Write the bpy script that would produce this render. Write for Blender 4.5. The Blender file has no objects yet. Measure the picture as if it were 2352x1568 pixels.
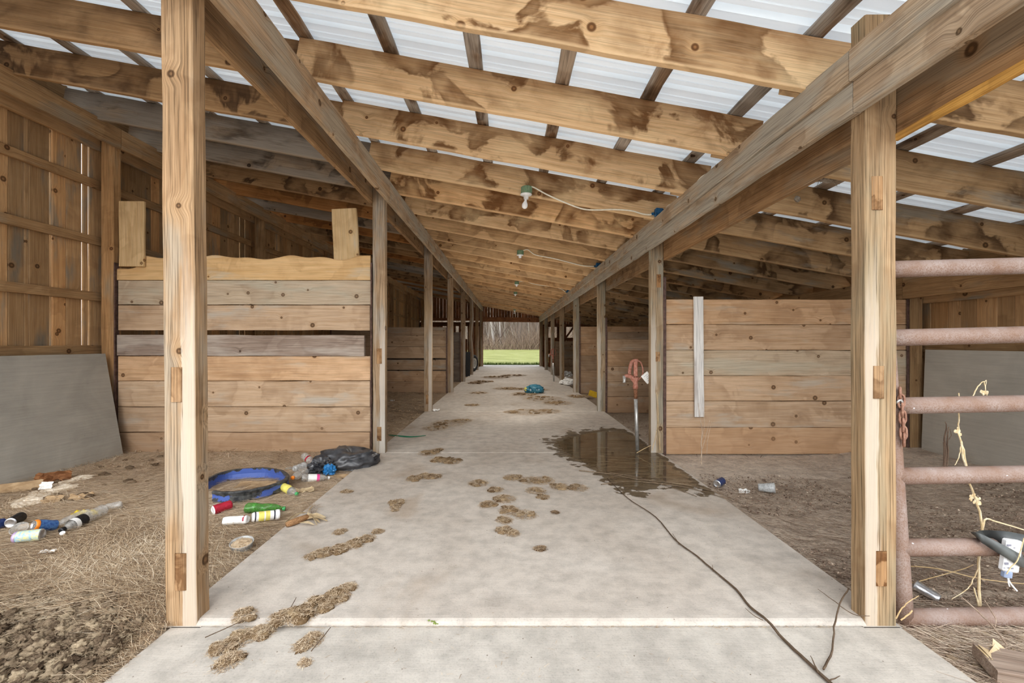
import bpy, math, random
import numpy as np
from mathutils import Vector, Matrix, noise
random.seed(11); RNG = np.random.default_rng(11)
R = math.radians; PI = math.pi
SC = bpy.context.scene; COL = SC.collection
# ------------------------------------------------------------------ camera model
F = 1045.0; CX = 1170.0; CY = 786.0; H = 1.23
def P(px, py, Y): return Vector(((px-CX)*Y/F, Y, H-(py-CY)*Y/F))
def G(px, py, z=0.0):
    Y = (H-z)*F/(py-CY); return Vector(((px-CX)*Y/F, Y, z))
cam = bpy.data.cameras.new('camera'); camo = bpy.data.objects.new('camera', cam); COL.objects.link(camo)
cam.sensor_width = 36; cam.lens = 36*F/2352; cam.clip_end = 400; cam.clip_start = 0.05
camo.location = (0, 0, H); camo.rotation_euler = (PI/2, 0, 0)
cam.shift_x = (1176-CX)/2352; cam.shift_y = -(784-CY)/2352
SC.camera = camo
# ------------------------------------------------------------------ object helpers
ORD = ['first','second','third','fourth','fifth','sixth','seventh','eighth','ninth','tenth','eleventh','twelfth','thirteenth','fourteenth','fifteenth','sixteenth','seventeenth','eighteenth','nineteenth','twentieth','twenty-first','twenty-second','twenty-third','twenty-fourth','twenty-fifth','twenty-sixth','twenty-seventh','twenty-eighth','twenty-ninth','thirtieth']
def tag(o, label=None, cat=None, group=None, kind=None):
    if label: o['label'] = label
    if cat: o['category'] = cat
    if group: o['group'] = group
    if kind: o['kind'] = kind
    return o
def empty(name, loc, label, cat, group=None):
    o = bpy.data.objects.new(name, None); o.empty_display_size = .05
    COL.objects.link(o); o.location = loc
    return tag(o, label, cat, group)
def rnd(a, b): return random.uniform(a, b)
class MB:
    def __init__(s): s.v = []; s.f = []; s.wc = []; s.lc = []; s.t = []; s.m = []
    def add(s, vs, fs, t=.5, wc=None, lc=None, m=0):
        b = len(s.v); s.v += [tuple(v) for v in vs]
        s.f += [tuple(i+b for i in f) for f in fs]; s.m += [m]*len(fs)
        s.wc += wc if wc else [tuple(v) for v in vs]
        s.lc += lc if lc else [tuple(v) for v in vs]
        s.t += t if isinstance(t, list) else [t]*len(vs)
    def build(s, name, mats, loc=(0,0,0), parent=None, smooth=False):
        me = bpy.data.meshes.new(name)
        o = (parent.location if parent else Vector(loc))
        base = o.copy()
        if parent and parent.parent: base = o + parent.parent.location
        loc2 = Vector(loc) if not parent else base
        me.from_pydata([(a-loc2[0], b-loc2[1], c-loc2[2]) for a, b, c in s.v], [], s.f)
        for nm, typ, dat in (('wc','FLOAT_VECTOR',s.wc), ('lc','FLOAT_VECTOR',s.lc)):
            a = me.attributes.new(nm, typ, 'POINT'); a.data.foreach_set('vector', np.array(dat, dtype=np.float32).ravel())
        a = me.attributes.new('tint', 'FLOAT', 'POINT'); a.data.foreach_set('value', np.array(s.t, dtype=np.float32))
        if not isinstance(mats, (list, tuple)): mats = [mats]
        for m in mats: me.materials.append(m)
        me.polygons.foreach_set('material_index', s.m)
        if smooth: me.polygons.foreach_set('use_smooth', [True]*len(s.f))
        me.update()
        ob = bpy.data.objects.new(name, me); COL.objects.link(ob)
        if parent: ob.parent = parent
        else: ob.location = loc2
        return ob
def sub_build(mb, name, mats, parent, smooth=False):
    """child of a child mesh whose own location is zero under the root"""
    root = parent.parent
    ob = mb.build(name, mats, loc=root.location, smooth=smooth)
    ob.location = (0, 0, 0); ob.parent = parent
    return ob
def plank(mb, p0, p1, wdir, w, t, seg=0.25, jit=.0025, ch=.004, tint=None, wave=0.0, m=0, endj=0.0, off=None):
    """sawn board: centre line p0->p1, width w along wdir, thickness t; slightly uneven edges"""
    p0 = Vector(p0); p1 = Vector(p1); d = p1-p0; L = d.length; d.normalize()
    wd = Vector(wdir); wd = (wd-d*wd.dot(d)).normalized(); td = d.cross(wd)
    n = max(1, int(round(L/seg)));
    off = off if off else (rnd(0, 40), rnd(0, 40), rnd(0, 40))
    tint = rnd(0, 1) if tint is None else tint
    prof = [(-w/2+ch,-t/2),(w/2-ch,-t/2),(w/2,-t/2+ch),(w/2,t/2-ch),(w/2-ch,t/2),(-w/2+ch,t/2),(-w/2,t/2-ch),(-w/2,-t/2+ch)]
    vs = []; wc = []; lc = []; fs = []
    sd = rnd(0, 500)
    for i in range(n+1):
        s = L*i/n
        ja = jit*noise.noise((s*2.5+sd, 0, 3))*2; jb = jit*noise.noise((s*2.5+sd, 9, 3))*2
        wa = wave*noise.noise((s*4+sd, 5, 1))*2
        for (a, b) in prof:
            aa = a+(ja if a < 0 else jb+wa); bb = b
            e = endj*(a/w) if i == 0 else (-endj*(a/w) if i == n else 0)
            q = p0+d*(s+e)+wd*aa+td*bb
            vs.append(q); lc.append((s, a, b)); wc.append((s+off[0], a+off[1], b+off[2]))
    for i in range(n):
        for k in range(8):
            k2 = (k+1) % 8
            fs.append((i*8+k, i*8+k2, (i+1)*8+k2, (i+1)*8+k))
    fs.append(tuple(range(7, -1, -1))); fs.append(tuple(n*8+k for k in range(8)))
    # end-grain vertices share attributes: fine
    mb.add(vs, fs, tint, wc, lc, m)
def box(mb, c, s, rot=None, ch=.003, t=.5, m=0):
    """chamfered box centred at c, size s"""
    x, y, z = s[0]/2, s[1]/2, s[2]/2; ch = min(ch, x*.45, y*.45, z*.45)
    vs = []; idx = {}
    for sx in (-1,1):
        for sy in (-1,1):
            for sz in (-1,1):
                for ax in range(3):
                    v = [sx*(x-ch), sy*(y-ch), sz*(z-ch)]; v[ax] = (sx*x, sy*y, sz*z)[ax]
                    idx[(sx,sy,sz,ax)] = len(vs); vs.append(Vector(v))
    fs = []
    def q(*k): fs.append(tuple(idx[i] for i in k))
    for a in (-1,1):
        q((a,-1,-1,0),(a,1,-1,0),(a,1,1,0),(a,-1,1,0)); q((-1,a,-1,1),(1,a,-1,1),(1,a,1,1),(-1,a,1,1)); q((-1,-1,a,2),(1,-1,a,2),(1,1,a,2),(-1,1,a,2))
        for b in (-1,1):
            q((a,b,-1,0),(a,b,1,0),(a,b,1,1),(a,b,-1,1)); q((a,-1,b,0),(a,1,b,0),(a,1,b,2),(a,-1,b,2)); q((-1,a,b,1),(1,a,b,1),(1,a,b,2),(-1,a,b,2))
            for c2 in (-1,1): q((a,b,c2,0),(a,b,c2,1),(a,b,c2,2))
    M = rot if rot else Matrix.Identity(3)
    mb.add([M@v+Vector(c) for v in vs], fs, t, m=m)
def tube(mb, pts, r, n=8, t=.5, m=0, cap=True):
    pts = [Vector(p) for p in pts]; k = len(pts)
    rs = r if isinstance(r, (list, tuple)) else [r]*k
    vs = []; fs = []; u = None; wc = []; s = 0; lc = []
    for i, p in enumerate(pts):
        d = (pts[min(i+1,k-1)]-pts[max(i-1,0)]).normalized()
        if u is None:
            u = Vector((0,0,1)) if abs(d.z) < .9 else Vector((1,0,0))
        u = (u-d*u.dot(d)).normalized(); w = d.cross(u)
        if i: s += (pts[i]-pts[i-1]).length
        for j in range(n):
            a = 2*PI*j/n
            vs.append(p+(u*math.cos(a)+w*math.sin(a))*rs[i]); wc.append((s, a*.02, rs[i])); lc.append((s, a, 0))
    for i in range(k-1):
        for j in range(n):
            j2 = (j+1) % n; fs.append((i*n+j, i*n+j2, (i+1)*n+j2, (i+1)*n+j))
    if cap: fs += [tuple(range(n-1,-1,-1)), tuple((k-1)*n+j for j in range(n))]
    mb.add(vs, fs, t, wc, lc, m)
def lathe(mb, prof, M, n=20, t=.5, m=0, crush=0.0, seed=0, flat=0.0):
    """profile (r, z) spun about local z, placed by matrix M"""
    vs = []; fs = []; lc = []
    for (r, z) in prof:
        for j in range(n):
            a = 2*PI*j/n; v = Vector((r*math.cos(a), r*math.sin(a), z))
            lc.append((r, a, z))
            if crush:
                nn = noise.noise_vector(v*22+Vector((seed, seed*2, 0)))
                v = v+nn*crush; 
            if flat: v.y *= (1-flat)
            vs.append(M@v)
    k = len(prof)
    for i in range(k-1):
        for j in range(n):
            j2 = (j+1) % n; fs.append((i*n+j, i*n+j2, (i+1)*n+j2, (i+1)*n+j))
    mb.add(vs, fs, t, lc=lc, m=m)
def aim(loc, d, roll=0):
    """4x4 placing local z along d"""
    q = Vector(d).normalized().to_track_quat('Z', 'Y')
    return Matrix.Translation(Vector(loc)) @ q.to_matrix().to_4x4() @ Matrix.Rotation(roll, 4, 'Z')
def ico(sub=2):
    import bmesh
    bm = bmesh.new(); bmesh.ops.create_icosphere(bm, subdivisions=sub, radius=1)
    v = [x.co.copy() for x in bm.verts]; f = [tuple(q.index for q in x.verts) for x in bm.faces]; bm.free(); return v, f
ICO1 = ico(1); ICO2 = ico(2); ICO3 = ico(3); ICO4 = ico(4)
def blob(mb, c, s, amp=.2, fr=2.0, which=ICO2, t=.5, rot=0, m=0, ridged=False, flat=None, seed=None):
    seed = rnd(0, 300) if seed is None else seed; vs = []
    Mz = Matrix.Rotation(rot, 3, 'Z')
    for v in which[0]:
        q = v*fr+Vector((seed, seed*.7, 0))
        nn = noise.noise(q)+.5*noise.noise(q*2.3)
        if ridged: nn = (abs(noise.noise(q))*-1.6+.5+.5*(.4-abs(noise.noise(q*2.4))*1.3)+.3*(.4-abs(noise.noise(q*5))*1.3))
        w = v*(1+amp*nn); w = Mz@Vector((w.x*s[0], w.y*s[1], w.z*s[2]))
        if flat is not None and w.z < -flat*s[2]: w.z = -flat*s[2]
        vs.append(w+Vector(c))
    mb.add(vs, which[1], t, m=m)
# ------------------------------------------------------------------ material helpers
class NT:
    def __init__(s, name):
        s.mat = bpy.data.materials.new(name); s.mat.use_nodes = True
        s.n = s.mat.node_tree.nodes; s.l = s.mat.node_tree.links; s.n.clear()
        s.out = s.N('ShaderNodeOutputMaterial')
    def N(s, typ, **kw):
        x = s.n.new(typ)
        for k, v in kw.items(): setattr(x, k, v)
        return x
    def put(s, sock, v):
        if hasattr(v, 'is_output') or isinstance(v, bpy.types.NodeSocket): s.l.new(v, sock)
        elif isinstance(v, (tuple, list)) and sock.type == 'RGBA': sock.default_value = (*v[:3], 1)
        else: sock.default_value = v
    def attr(s, name, out='Vector'): return s.N('ShaderNodeAttribute', attribute_name=name).outputs[out]
    def pos(s): return s.N('ShaderNodeNewGeometry').outputs['Position']
    def scale(s, vec, sc, loc=(0,0,0)):
        m = s.N('ShaderNodeMapping'); s.put(m.inputs['Vector'], vec); m.inputs['Scale'].default_value = sc; m.inputs['Location'].default_value = loc
        return m.outputs[0]
    def noise(s, vec, sc, det=4, rough=.55, dist=0.0, out='Fac'):
        x = s.N('ShaderNodeTexNoise'); s.put(x.inputs['Vector'], vec)
        x.inputs['Scale'].default_value = sc; x.inputs['Detail'].default_value = det
        x.inputs['Roughness'].default_value = rough; x.inputs['Distortion'].default_value = dist
        return x.outputs[out]
    def voro(s, vec, sc, feature='F1', out='Distance', rand=1.0, dim='3D'):
        x = s.N('ShaderNodeTexVoronoi', feature=feature, voronoi_dimensions=dim); s.put(x.inputs['Vector'], vec); x.inputs['Scale'].default_value = sc
        x.inputs['Randomness'].default_value = rand
        return x.outputs[out]
    def ramp(s, fac, stops, out='Color', interp='LINEAR'):
        x = s.N('ShaderNodeValToRGB'); s.put(x.inputs[0], fac); cr = x.color_ramp; cr.interpolation = interp
        while len(cr.elements) < len(stops): cr.elements.new(.5)
        for e, (p, c) in zip(cr.elements, stops):
            e.position = p; e.color = (*c, 1) if isinstance(c, (tuple, list)) else (c, c, c, 1)
        return x.outputs[out]
    def mix(s, fac, a, b, mode='MIX'):
        x = s.N('ShaderNodeMix', data_type='RGBA', blend_type=mode); s.put(x.inputs[0], fac); s.put(x.inputs[6], a); s.put(x.inputs[7], b)
        return x.outputs[2]
    def math(s, op, a, b=0.0, c=0.0):
        x = s.N('ShaderNodeMath', operation=op); s.put(x.inputs[0], a); s.put(x.inputs[1], b); s.put(x.inputs[2], c); return x.outputs[0]
    def map(s, v, a, b, c=0.0, d=1.0):
        x = s.N('ShaderNodeMapRange', interpolation_type='SMOOTHSTEP'); s.put(x.inputs[0], v)
        for i, k in zip((1,2,3,4), (a,b,c,d)): x.inputs[i].default_value = k
        return x.outputs[0]
    def sep(s, v):
        x = s.N('ShaderNodeSeparateXYZ'); s.put(x.inputs[0], v); return x.outputs
    def comb(s, x_, y_, z_):
        x = s.N('ShaderNodeCombineXYZ'); s.put(x.inputs[0], x_); s.put(x.inputs[1], y_); s.put(x.inputs[2], z_); return x.outputs[0]
    def pbr(s, color, rough=.8, spec=.25, metal=0.0, bump=None, bs=.3, bd=.01, alpha=None, trans=None):
        b = s.N('ShaderNodeBsdfPrincipled'); s.put(b.inputs['Base Color'], color); s.put(b.inputs['Roughness'], rough)
        b.inputs['Specular IOR Level'].default_value = spec; s.put(b.inputs['Metallic'], metal)
        if trans: b.inputs['Transmission Weight'].default_value = trans
        if alpha is not None: s.put(b.inputs['Alpha'], alpha)
        if bump is not None:
            x = s.N('ShaderNodeBump'); x.inputs['Strength'].default_value = bs; x.inputs['Distance'].default_value = bd
            s.put(x.inputs['Height'], bump); s.l.new(x.outputs[0], b.inputs['Normal'])
        s.l.new(b.outputs[0], s.out.inputs[0]); return s.mat
def wood(name, light, mid, dark, stain=.6, scol=(.12,.06,.025), knots=.6, grey=None, grey_amt=.0, white=None, wcol=(.66,.62,.565), sscale=1.0, low=None, edge=0.0, streak=.6):
    k = NT(name); wc = k.attr('wc'); lc = k.attr('lc'); t = k.attr('tint', 'Fac')
    # knots pull the grain around them
    w3 = k.sep(wc); vk = k.scale(k.comb(w3[0], k.math('ADD', w3[1], w3[2]), 0.0), (3.3, 3.3, 0))
    kd = k.voro(vk, 1.0, dim='2D'); kc = k.sep(k.voro(vk, 1.0, out='Color', dim='2D'))[0]
    kmask = k.map(kc, 1-knots-.02, 1-knots+.02)
    bend = k.math('MULTIPLY', k.map(kd, .24, .0), .026)
    sx = k.sep(wc); wb = k.comb(sx[0], k.math('ADD', sx[1], k.math('MULTIPLY', bend, kmask)), sx[2])
    g = k.noise(k.scale(wb, (1.1, 22, 22)), 1.6, 5, .6, .5)
    st = k.noise(k.scale(wb, (3.0, 150, 150)), 1.0, 3, .6)
    ring = k.N('ShaderNodeTexWave', wave_type='BANDS', bands_direction='Y'); k.put(ring.inputs['Vector'], k.scale(wb, (.5, 9, 9)))
    ring.inputs['Scale'].default_value = 4.2; ring.inputs['Distortion'].default_value = 7; ring.inputs['Detail'].default_value = 2; ring.inputs['Detail Scale'].default_value = .7
    col = k.ramp(g, [(.3, mid), (.62, light)])
    col = k.mix(k.math('MULTIPLY', ring.outputs['Fac'], streak*.6), col, tuple(c*.86 for c in mid))
    if stain > 0:
        sn = k.noise(k.scale(wc, (1.75*sscale, 1.9*sscale, 1.9*sscale)), 1.1, 5, .5, .55)
        band = k.ramp(sn, [(0, .75), (.30, .35), (.40, .05), (.47, .1), (.502, 1.0), (.545, .8), (.60, .5), (.70, .12), (.82, .6), (1, .9)])
        broad = k.map(k.noise(k.scale(wc, (1.3, 1.5, 1.5), (3, 8, 2)), 1.1, 3, .6), .34, .52)
        near = k.map(kd, .60, .15)
        f = k.math('MULTIPLY', k.math('MULTIPLY', band, k.math('ADD', k.math('MULTIPLY', broad, .8), k.math('MULTIPLY', near, .25))), stain)
        f = k.math('MINIMUM', f, .93)
        col = k.mix(f, col, scol)
        s2 = k.noise(k.scale(wc, (3.2, 3.6, 3.6), (7, 3, 1)), 1.2, 5, .6, .5)
        col = k.mix(k.math('MULTIPLY', k.map(s2, .52, .74), stain*.55), col, dark)
        lite = k.map(k.noise(k.scale(wc, (1.6, 2.6, 2.6), (11, 5, 9)), 1.3, 4), .5, .7)
        col = k.mix(k.math('MULTIPLY', lite, .35*min(1,stain)), col, tuple(min(.9, c*1.25+.03) for c in light))
    if grey:
        gm = k.map(k.noise(k.scale(wc, (.8, 3.5, 3.5), (3, 9, 1)), 1.5, 4, .6), .62-grey_amt*.5, .8-grey_amt*.5)
        col = k.mix(gm, col, grey)
    # knots
    kr = k.math('MULTIPLY', kd, k.map(k.math('FRACT', k.math('MULTIPLY', kc, 17.3)), 0, 1, .75, 1.9)); kn = k.math('MULTIPLY', k.map(kr, .08, .05), kmask)
    halo = k.math('MULTIPLY', k.map(kr, .2, .07), k.math('MULTIPLY', kmask, .55))
    col = k.mix(halo, col, mid); col = k.mix(kn, col, tuple(c*.6 for c in dark))
    core = k.math('MULTIPLY', k.map(kr, .035, .015), kmask); col = k.mix(k.math('MULTIPLY', core, .6), col, tuple(c*1.5 for c in dark))
    # fine checks and streaks
    col = k.mix(streak, col, k.ramp(st, [(.34, .42), (.5, .95), (.66, 1.15)]), 'MULTIPLY')
    if white:
        l = k.sep(lc); s_, u_ = l[0], l[1]
        wn = k.noise(k.scale(lc, (1.2, 10, 10)), 2.0, 4)
        wn = k.math('ADD', k.math('MULTIPLY', wn, .7), k.math('MULTIPLY', st, .3)); um = k.math('MULTIPLY', k.map(k.math('MULTIPLY', u_, white), .0695, .0675), k.map(k.math('ADD', k.math('MULTIPLY', u_, white), k.math('MULTIPLY', k.math('SUBTRACT', wn, .5), .09)), .006, .016))
        sm = k.map(k.math('ADD', s_, k.math('MULTIPLY', k.math('SUBTRACT', wn, .5), 1.1)), 1.75, 1.1)
        col = k.mix(k.math('MULTIPLY', k.math('MULTIPLY', um, sm), .62), col, wcol)
    if edge:  # painted shade toward the top edge, painted bounce light on the bottom arris
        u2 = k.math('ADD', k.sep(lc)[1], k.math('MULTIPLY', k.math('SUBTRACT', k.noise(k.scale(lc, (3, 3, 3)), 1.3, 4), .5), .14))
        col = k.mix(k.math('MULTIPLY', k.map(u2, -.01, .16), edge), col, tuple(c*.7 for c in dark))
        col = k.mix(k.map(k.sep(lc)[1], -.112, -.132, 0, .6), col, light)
    if low:   # dung and splash staining along the bottom of a wall of boards
        pz = k.sep(k.pos())[2]
        col = k.mix(k.math('MULTIPLY', k.map(k.math('ADD', pz, k.math('MULTIPLY', k.noise(k.pos(), 2.2, 4), .5)), .75, .25), .5), col, low)
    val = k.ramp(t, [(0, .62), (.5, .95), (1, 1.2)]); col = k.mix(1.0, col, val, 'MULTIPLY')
    warm = k.ramp(k.math('FRACT', k.math('MULTIPLY', t, 7.31)), [(0, (.97,.98,.99)), (.5, (1,1,1)), (1, (1.06,.97,.87))]); col = k.mix(1.0, col, warm, 'MULTIPLY')
    bm = k.math('ADD', k.math('MULTIPLY', st, .6), k.math('MULTIPLY', g, .6))
    return k.pbr(col, .82, .18, bump=bm, bs=.35, bd=.004)
def plain(name, c, rough=.5, metal=0.0, var=.12, sc=30, spec=.4, c2=None, bump=0.0, alpha=None):
    k = NT(name); p = k.pos(); n = k.noise(p, sc, 4)
    c2 = c2 or tuple(x*(1-var*2) for x in c)
    col = k.ramp(n, [(.35, c2), (.65, c)])
    return k.pbr(col, rough, spec, metal, bump=n if bump else None, bs=bump, alpha=alpha)
def clear(name, c, a=.4, rough=.15):
    k = NT(name); n = k.noise(k.pos(), 40, 3)
    col = k.ramp(n, [(.3, tuple(x*.75 for x in c)), (.7, c)])
    return k.pbr(col, rough, .6, alpha=k.map(n, .3, .75, a*.75, min(1, a*1.35)))
M = {}
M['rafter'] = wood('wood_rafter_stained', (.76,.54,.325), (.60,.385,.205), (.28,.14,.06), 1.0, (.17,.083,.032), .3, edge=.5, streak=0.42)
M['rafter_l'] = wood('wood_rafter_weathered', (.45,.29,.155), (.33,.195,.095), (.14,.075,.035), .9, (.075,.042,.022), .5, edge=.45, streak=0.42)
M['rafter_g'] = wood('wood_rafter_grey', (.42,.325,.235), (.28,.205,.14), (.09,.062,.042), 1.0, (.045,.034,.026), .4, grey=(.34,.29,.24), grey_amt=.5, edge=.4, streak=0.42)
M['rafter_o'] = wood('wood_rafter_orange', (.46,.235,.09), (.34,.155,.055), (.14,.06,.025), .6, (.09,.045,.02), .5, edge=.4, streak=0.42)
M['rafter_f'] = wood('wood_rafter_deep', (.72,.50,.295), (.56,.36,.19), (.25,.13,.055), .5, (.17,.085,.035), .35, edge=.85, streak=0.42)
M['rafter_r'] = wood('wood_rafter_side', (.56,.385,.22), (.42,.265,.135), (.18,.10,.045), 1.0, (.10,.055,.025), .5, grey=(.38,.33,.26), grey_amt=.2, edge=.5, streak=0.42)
M['beam'] = wood('wood_beam', (.56,.435,.31), (.43,.315,.21), (.24,.16,.095), .45, (.22,.14,.085), .45, grey=(.43,.38,.31), grey_amt=.45)
M['beam_in'] = wood('wood_beam_outer', (.44,.29,.165), (.32,.195,.10), (.17,.095,.045), .5, (.15,.085,.04), .5, grey=(.31,.24,.17), grey_amt=.25)
M['post'] = wood('wood_post', (.54,.405,.27), (.42,.29,.18), (.24,.15,.085), .35, (.24,.145,.075), .5, grey=(.42,.36,.29), grey_amt=.3, white=1.0, streak=0.85)
M['post0'] = wood('wood_post_near', (.43,.315,.205), (.30,.205,.122), (.17,.105,.058), .35, (.18,.105,.055), .5, grey=(.33,.28,.22), grey_amt=.3, white=1.0, wcol=(.56,.515,.46), streak=0.85)
M['post_r'] = wood('wood_post_right', (.54,.42,.285), (.41,.30,.19), (.24,.15,.085), .35, (.24,.145,.075), .5, grey=(.38,.34,.265), grey_amt=.4, white=-1.0, streak=0.85)
M['post_r0'] = wood('wood_post_right_near', (.42,.32,.21), (.295,.21,.128), (.17,.105,.058), .35, (.18,.105,.055), .5, grey=(.30,.25,.175), grey_amt=.3, white=-1.0, wcol=(.54,.50,.45), streak=0.85)
M['post_w'] = wood('wood_post_wall', (.50,.34,.19), (.38,.24,.125), (.22,.12,.06), .35, (.2,.11,.05), .4, grey=(.36,.29,.21), grey_amt=.2)
M['board'] = wood('wood_stall_board', (.58,.435,.31), (.46,.32,.205), (.24,.15,.088), .4, (.25,.155,.09), .5, grey=(.47,.41,.34), grey_amt=.15, low=(.34,.225,.145), streak=0.32)
M['board_top'] = wood('wood_stall_board_chewed', (.66,.49,.29), (.55,.38,.20), (.33,.2,.1), .3, (.3,.18,.08), .4, grey=(.52,.46,.36), grey_amt=.1, streak=0.32)
M['board_pale'] = wood('wood_stall_board_faded', (.55,.45,.34), (.44,.345,.245), (.27,.185,.12), .3, (.27,.185,.12), .6, grey=(.47,.415,.325), grey_amt=0.3, streak=0.4)
M['grey'] = wood('wood_grey_weathered', (.40,.325,.27), (.265,.20,.16), (.15,.105,.08), .3, (.15,.10,.08), .2, grey=(.42,.36,.31), grey_amt=.35)
M['batten'] = wood('wood_batten_silver', (.66,.64,.62), (.52,.49,.47), (.24,.2,.18), .3, (.22,.18,.16), .6, grey=(.7,.69,.67), grey_amt=.6)
M['wall'] = wood('wood_wall_boards', (.56,.38,.215), (.44,.275,.14), (.24,.14,.07), .28, (.22,.125,.06), .45, grey=(.31,.26,.2), grey_amt=.2, streak=0.35)
M['purlin'] = wood('wood_purlin', (.36,.25,.165), (.24,.155,.095), (.09,.05,.03), 1.0, (.075,.045,.028), .3, grey=(.46,.41,.36), grey_amt=.45)
M['split'] = wood('wood_fresh_split', (.66,.40,.13), (.5,.27,.07), (.2,.1,.04), .4, (.2,.1,.04), .1)
M['patch'] = wood('wood_patch', (.50,.33,.19), (.37,.22,.11), (.17,.08,.04), 1.0, (.16,.08,.035), .2, sscale=4)
M['barnend'] = wood('wood_end_wall', (.36,.175,.085), (.26,.115,.055), (.1,.05,.025), .5, (.1,.05,.03), .4)
def concrete(name, base, dark):
    k = NT(name); p = k.pos(); x = k.sep(p)
    n1 = k.noise(p, 1.1, 5, .55, .4); n2 = k.noise(p, 9, 5, .65); n3 = k.noise(k.scale(p, (6, 160, 1)), 1.0, 3); n4 = k.noise(p, 120, 2)
    col = k.ramp(n1, [(.3, dark), (.62, base)])
    col = k.mix(.6, col, k.ramp(n2, [(.3, .62), (.6, 1.06)]), 'MULTIPLY')
    col = k.mix(.3, col, k.ramp(n3, [(.3, .8), (.6, 1.05)]), 'MULTIPLY')
    col = k.mix(.35, col, k.ramp(n4, [(.28, .55), (.45, 1.0), (.7, 1.05)]), 'MULTIPLY')
    sp = k.voro(p, 34); spc = k.sep(k.voro(p, 34, out='Color'))[0]
    col = k.mix(k.math('MULTIPLY', k.math('MULTIPLY', k.map(sp, .13, .07), k.map(spc, .93, .95)), .8), col, (.12,.085,.05))
    br = k.map(k.noise(p, .9, 4, .6, 1.0), .56, .74); col = k.mix(k.math('MULTIPLY', br, .5), col, (.36,.27,.19))
    return k.pbr(col, .85, .2, bump=k.math('ADD', n3, n4), bs=.15, bd=.004)
M['conc'] = concrete('concrete_slab', (.585,.53,.47), (.50,.44,.38))
M['apron'] = concrete('concrete_apron', (.575,.53,.47), (.50,.455,.40))
def dirt():
    k = NT('dirt_floor'); p = k.pos(); x = k.sep(p)
    n1 = k.noise(p, 2.2, 6, .62, .5); n2 = k.noise(p, 26, 5, .7, .8); n3 = k.noise(k.scale(p, (22, 90, 1)), 1.0, 5, .7, 2.2); n4 = k.noise(k.scale(p, (80, 18, 1), (5,2,0)), 1.0, 5, .7, 2.2)
    strw = k.mix(.5, n3, n4)
    left = k.ramp(strw, [(.34, (.26,.18,.12)), (.48, (.66,.515,.38)), (.66, (.92,.80,.63))])
    left = k.mix(k.math('MULTIPLY', k.map(n1, .42, .72), .5), left, (.34,.225,.135))
    right = k.ramp(strw, [(.34, (.32,.245,.185)), (.5, (.68,.56,.45)), (.68, (.88,.77,.65))])
    pale = k.math('MULTIPLY', k.map(k.math('ADD', x[1], k.math('MULTIPLY', n1, .9)), 4.35, 4.75), k.map(x[1], 6.5, 5.0))
    right = k.mix(k.math('MULTIPLY', pale, .8), right, (.86,.75,.64))
    right = k.mix(k.math('MULTIPLY', k.map(n1, .45, .7), .45), right, (.33,.255,.2))
    col = k.mix(k.map(x[0], -.2, .2), left, right)
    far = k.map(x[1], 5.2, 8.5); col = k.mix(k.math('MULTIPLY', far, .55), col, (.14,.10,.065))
    col = k.mix(.5, col, k.ramp(n2, [(.3, .45), (.6, 1.1)]), 'MULTIPLY')
    return k.pbr(col, .95, .1, bump=k.math('ADD', k.math('MULTIPLY', strw, .7), n2), bs=.9, bd=.02)
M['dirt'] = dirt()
def straw(name, stops, bump=0.0):
    k = NT(name); t = k.attr('tint', 'Fac'); n = k.noise(k.pos(), 60, 2)
    if bump: n = k.mix(.5, k.noise(k.pos(), 90, 6, .75), k.noise(k.pos(), 300, 4, .75))
    col = k.ramp(t, stops); col = k.mix(.4+.4*bump, col, k.ramp(n, [(.3, .45 if bump else .6), (.65, 1.15)]), 'MULTIPLY')
    return k.pbr(col, .85, .2, bump=n if bump else None, bs=bump, bd=.012)
M['straw'] = straw('straw', [(0, (.19,.12,.075)), (.35, (.52,.385,.25)), (.7, (.79,.645,.465)), (1, (.95,.85,.69))])
M['lump'] = straw('matted_straw', [(0, (.12,.07,.035)), (.35, (.30,.20,.11)), (.7, (.48,.35,.21)), (1, (.66,.52,.34))], .9)
M['twig'] = straw('twigs_and_stems', [(0, (.12,.08,.06)), (.4, (.36,.265,.2)), (.75, (.64,.52,.41)), (1, (.88,.76,.6))])
M['dung'] = straw('dried_dung', [(0, (.16,.11,.07)), (.4, (.36,.265,.18)), (1, (.72,.57,.39))], .9)
def metalroof():
    k = NT('roof_metal_white'); p = k.pos(); n = k.noise(k.scale(p, (1.5, 8, 1)), 1.2, 4)
    col = k.ramp(n, [(.3, (.76,.78,.78)), (.7, (.90,.91,.90))])
    k.pbr(col, .42, .4, bump=n, bs=.05); b = k.out.inputs[0].links[0].from_socket   # translucent glow added near the open front to brighten opaque painted metal
    tr = k.N('ShaderNodeBsdfTranslucent'); tr.inputs[0].default_value = (.82,.88,.92,1); ms = k.N('ShaderNodeMixShader')
    k.put(ms.inputs[0], k.map(k.sep(p)[1], 8.0, 2.0, .02, .22)); k.l.new(b, ms.inputs[1]); k.l.new(tr.outputs[0], ms.inputs[2]); k.l.new(ms.outputs[0], k.out.inputs[0]); return k.mat
M['roof'] = metalroof()
def rusty():
    k = NT('rusty_pink_pipe'); p = k.pos(); n = k.noise(p, 9, 5, .6); n2 = k.noise(p, 170, 4, .75); z = k.sep(k.N('ShaderNodeNewGeometry').outputs['Normal'])[2]
    col = k.ramp(n, [(.3, (.275,.18,.135)), (.5, (.32,.24,.205)), (.7, (.375,.305,.275))])
    col = k.mix(k.math('MULTIPLY', k.map(n2, .44, .62), k.map(z, .8, -.5, .3, .8)), col, (.22,.13,.085))
    w = k.voro(k.scale(p, (5, 5, 9)), 2.4); col = k.mix(k.map(w, .06, .04), col, (.85,.83,.82))
    return k.pbr(col, .75, .25, bump=n2, bs=.3, bd=.003)
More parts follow.
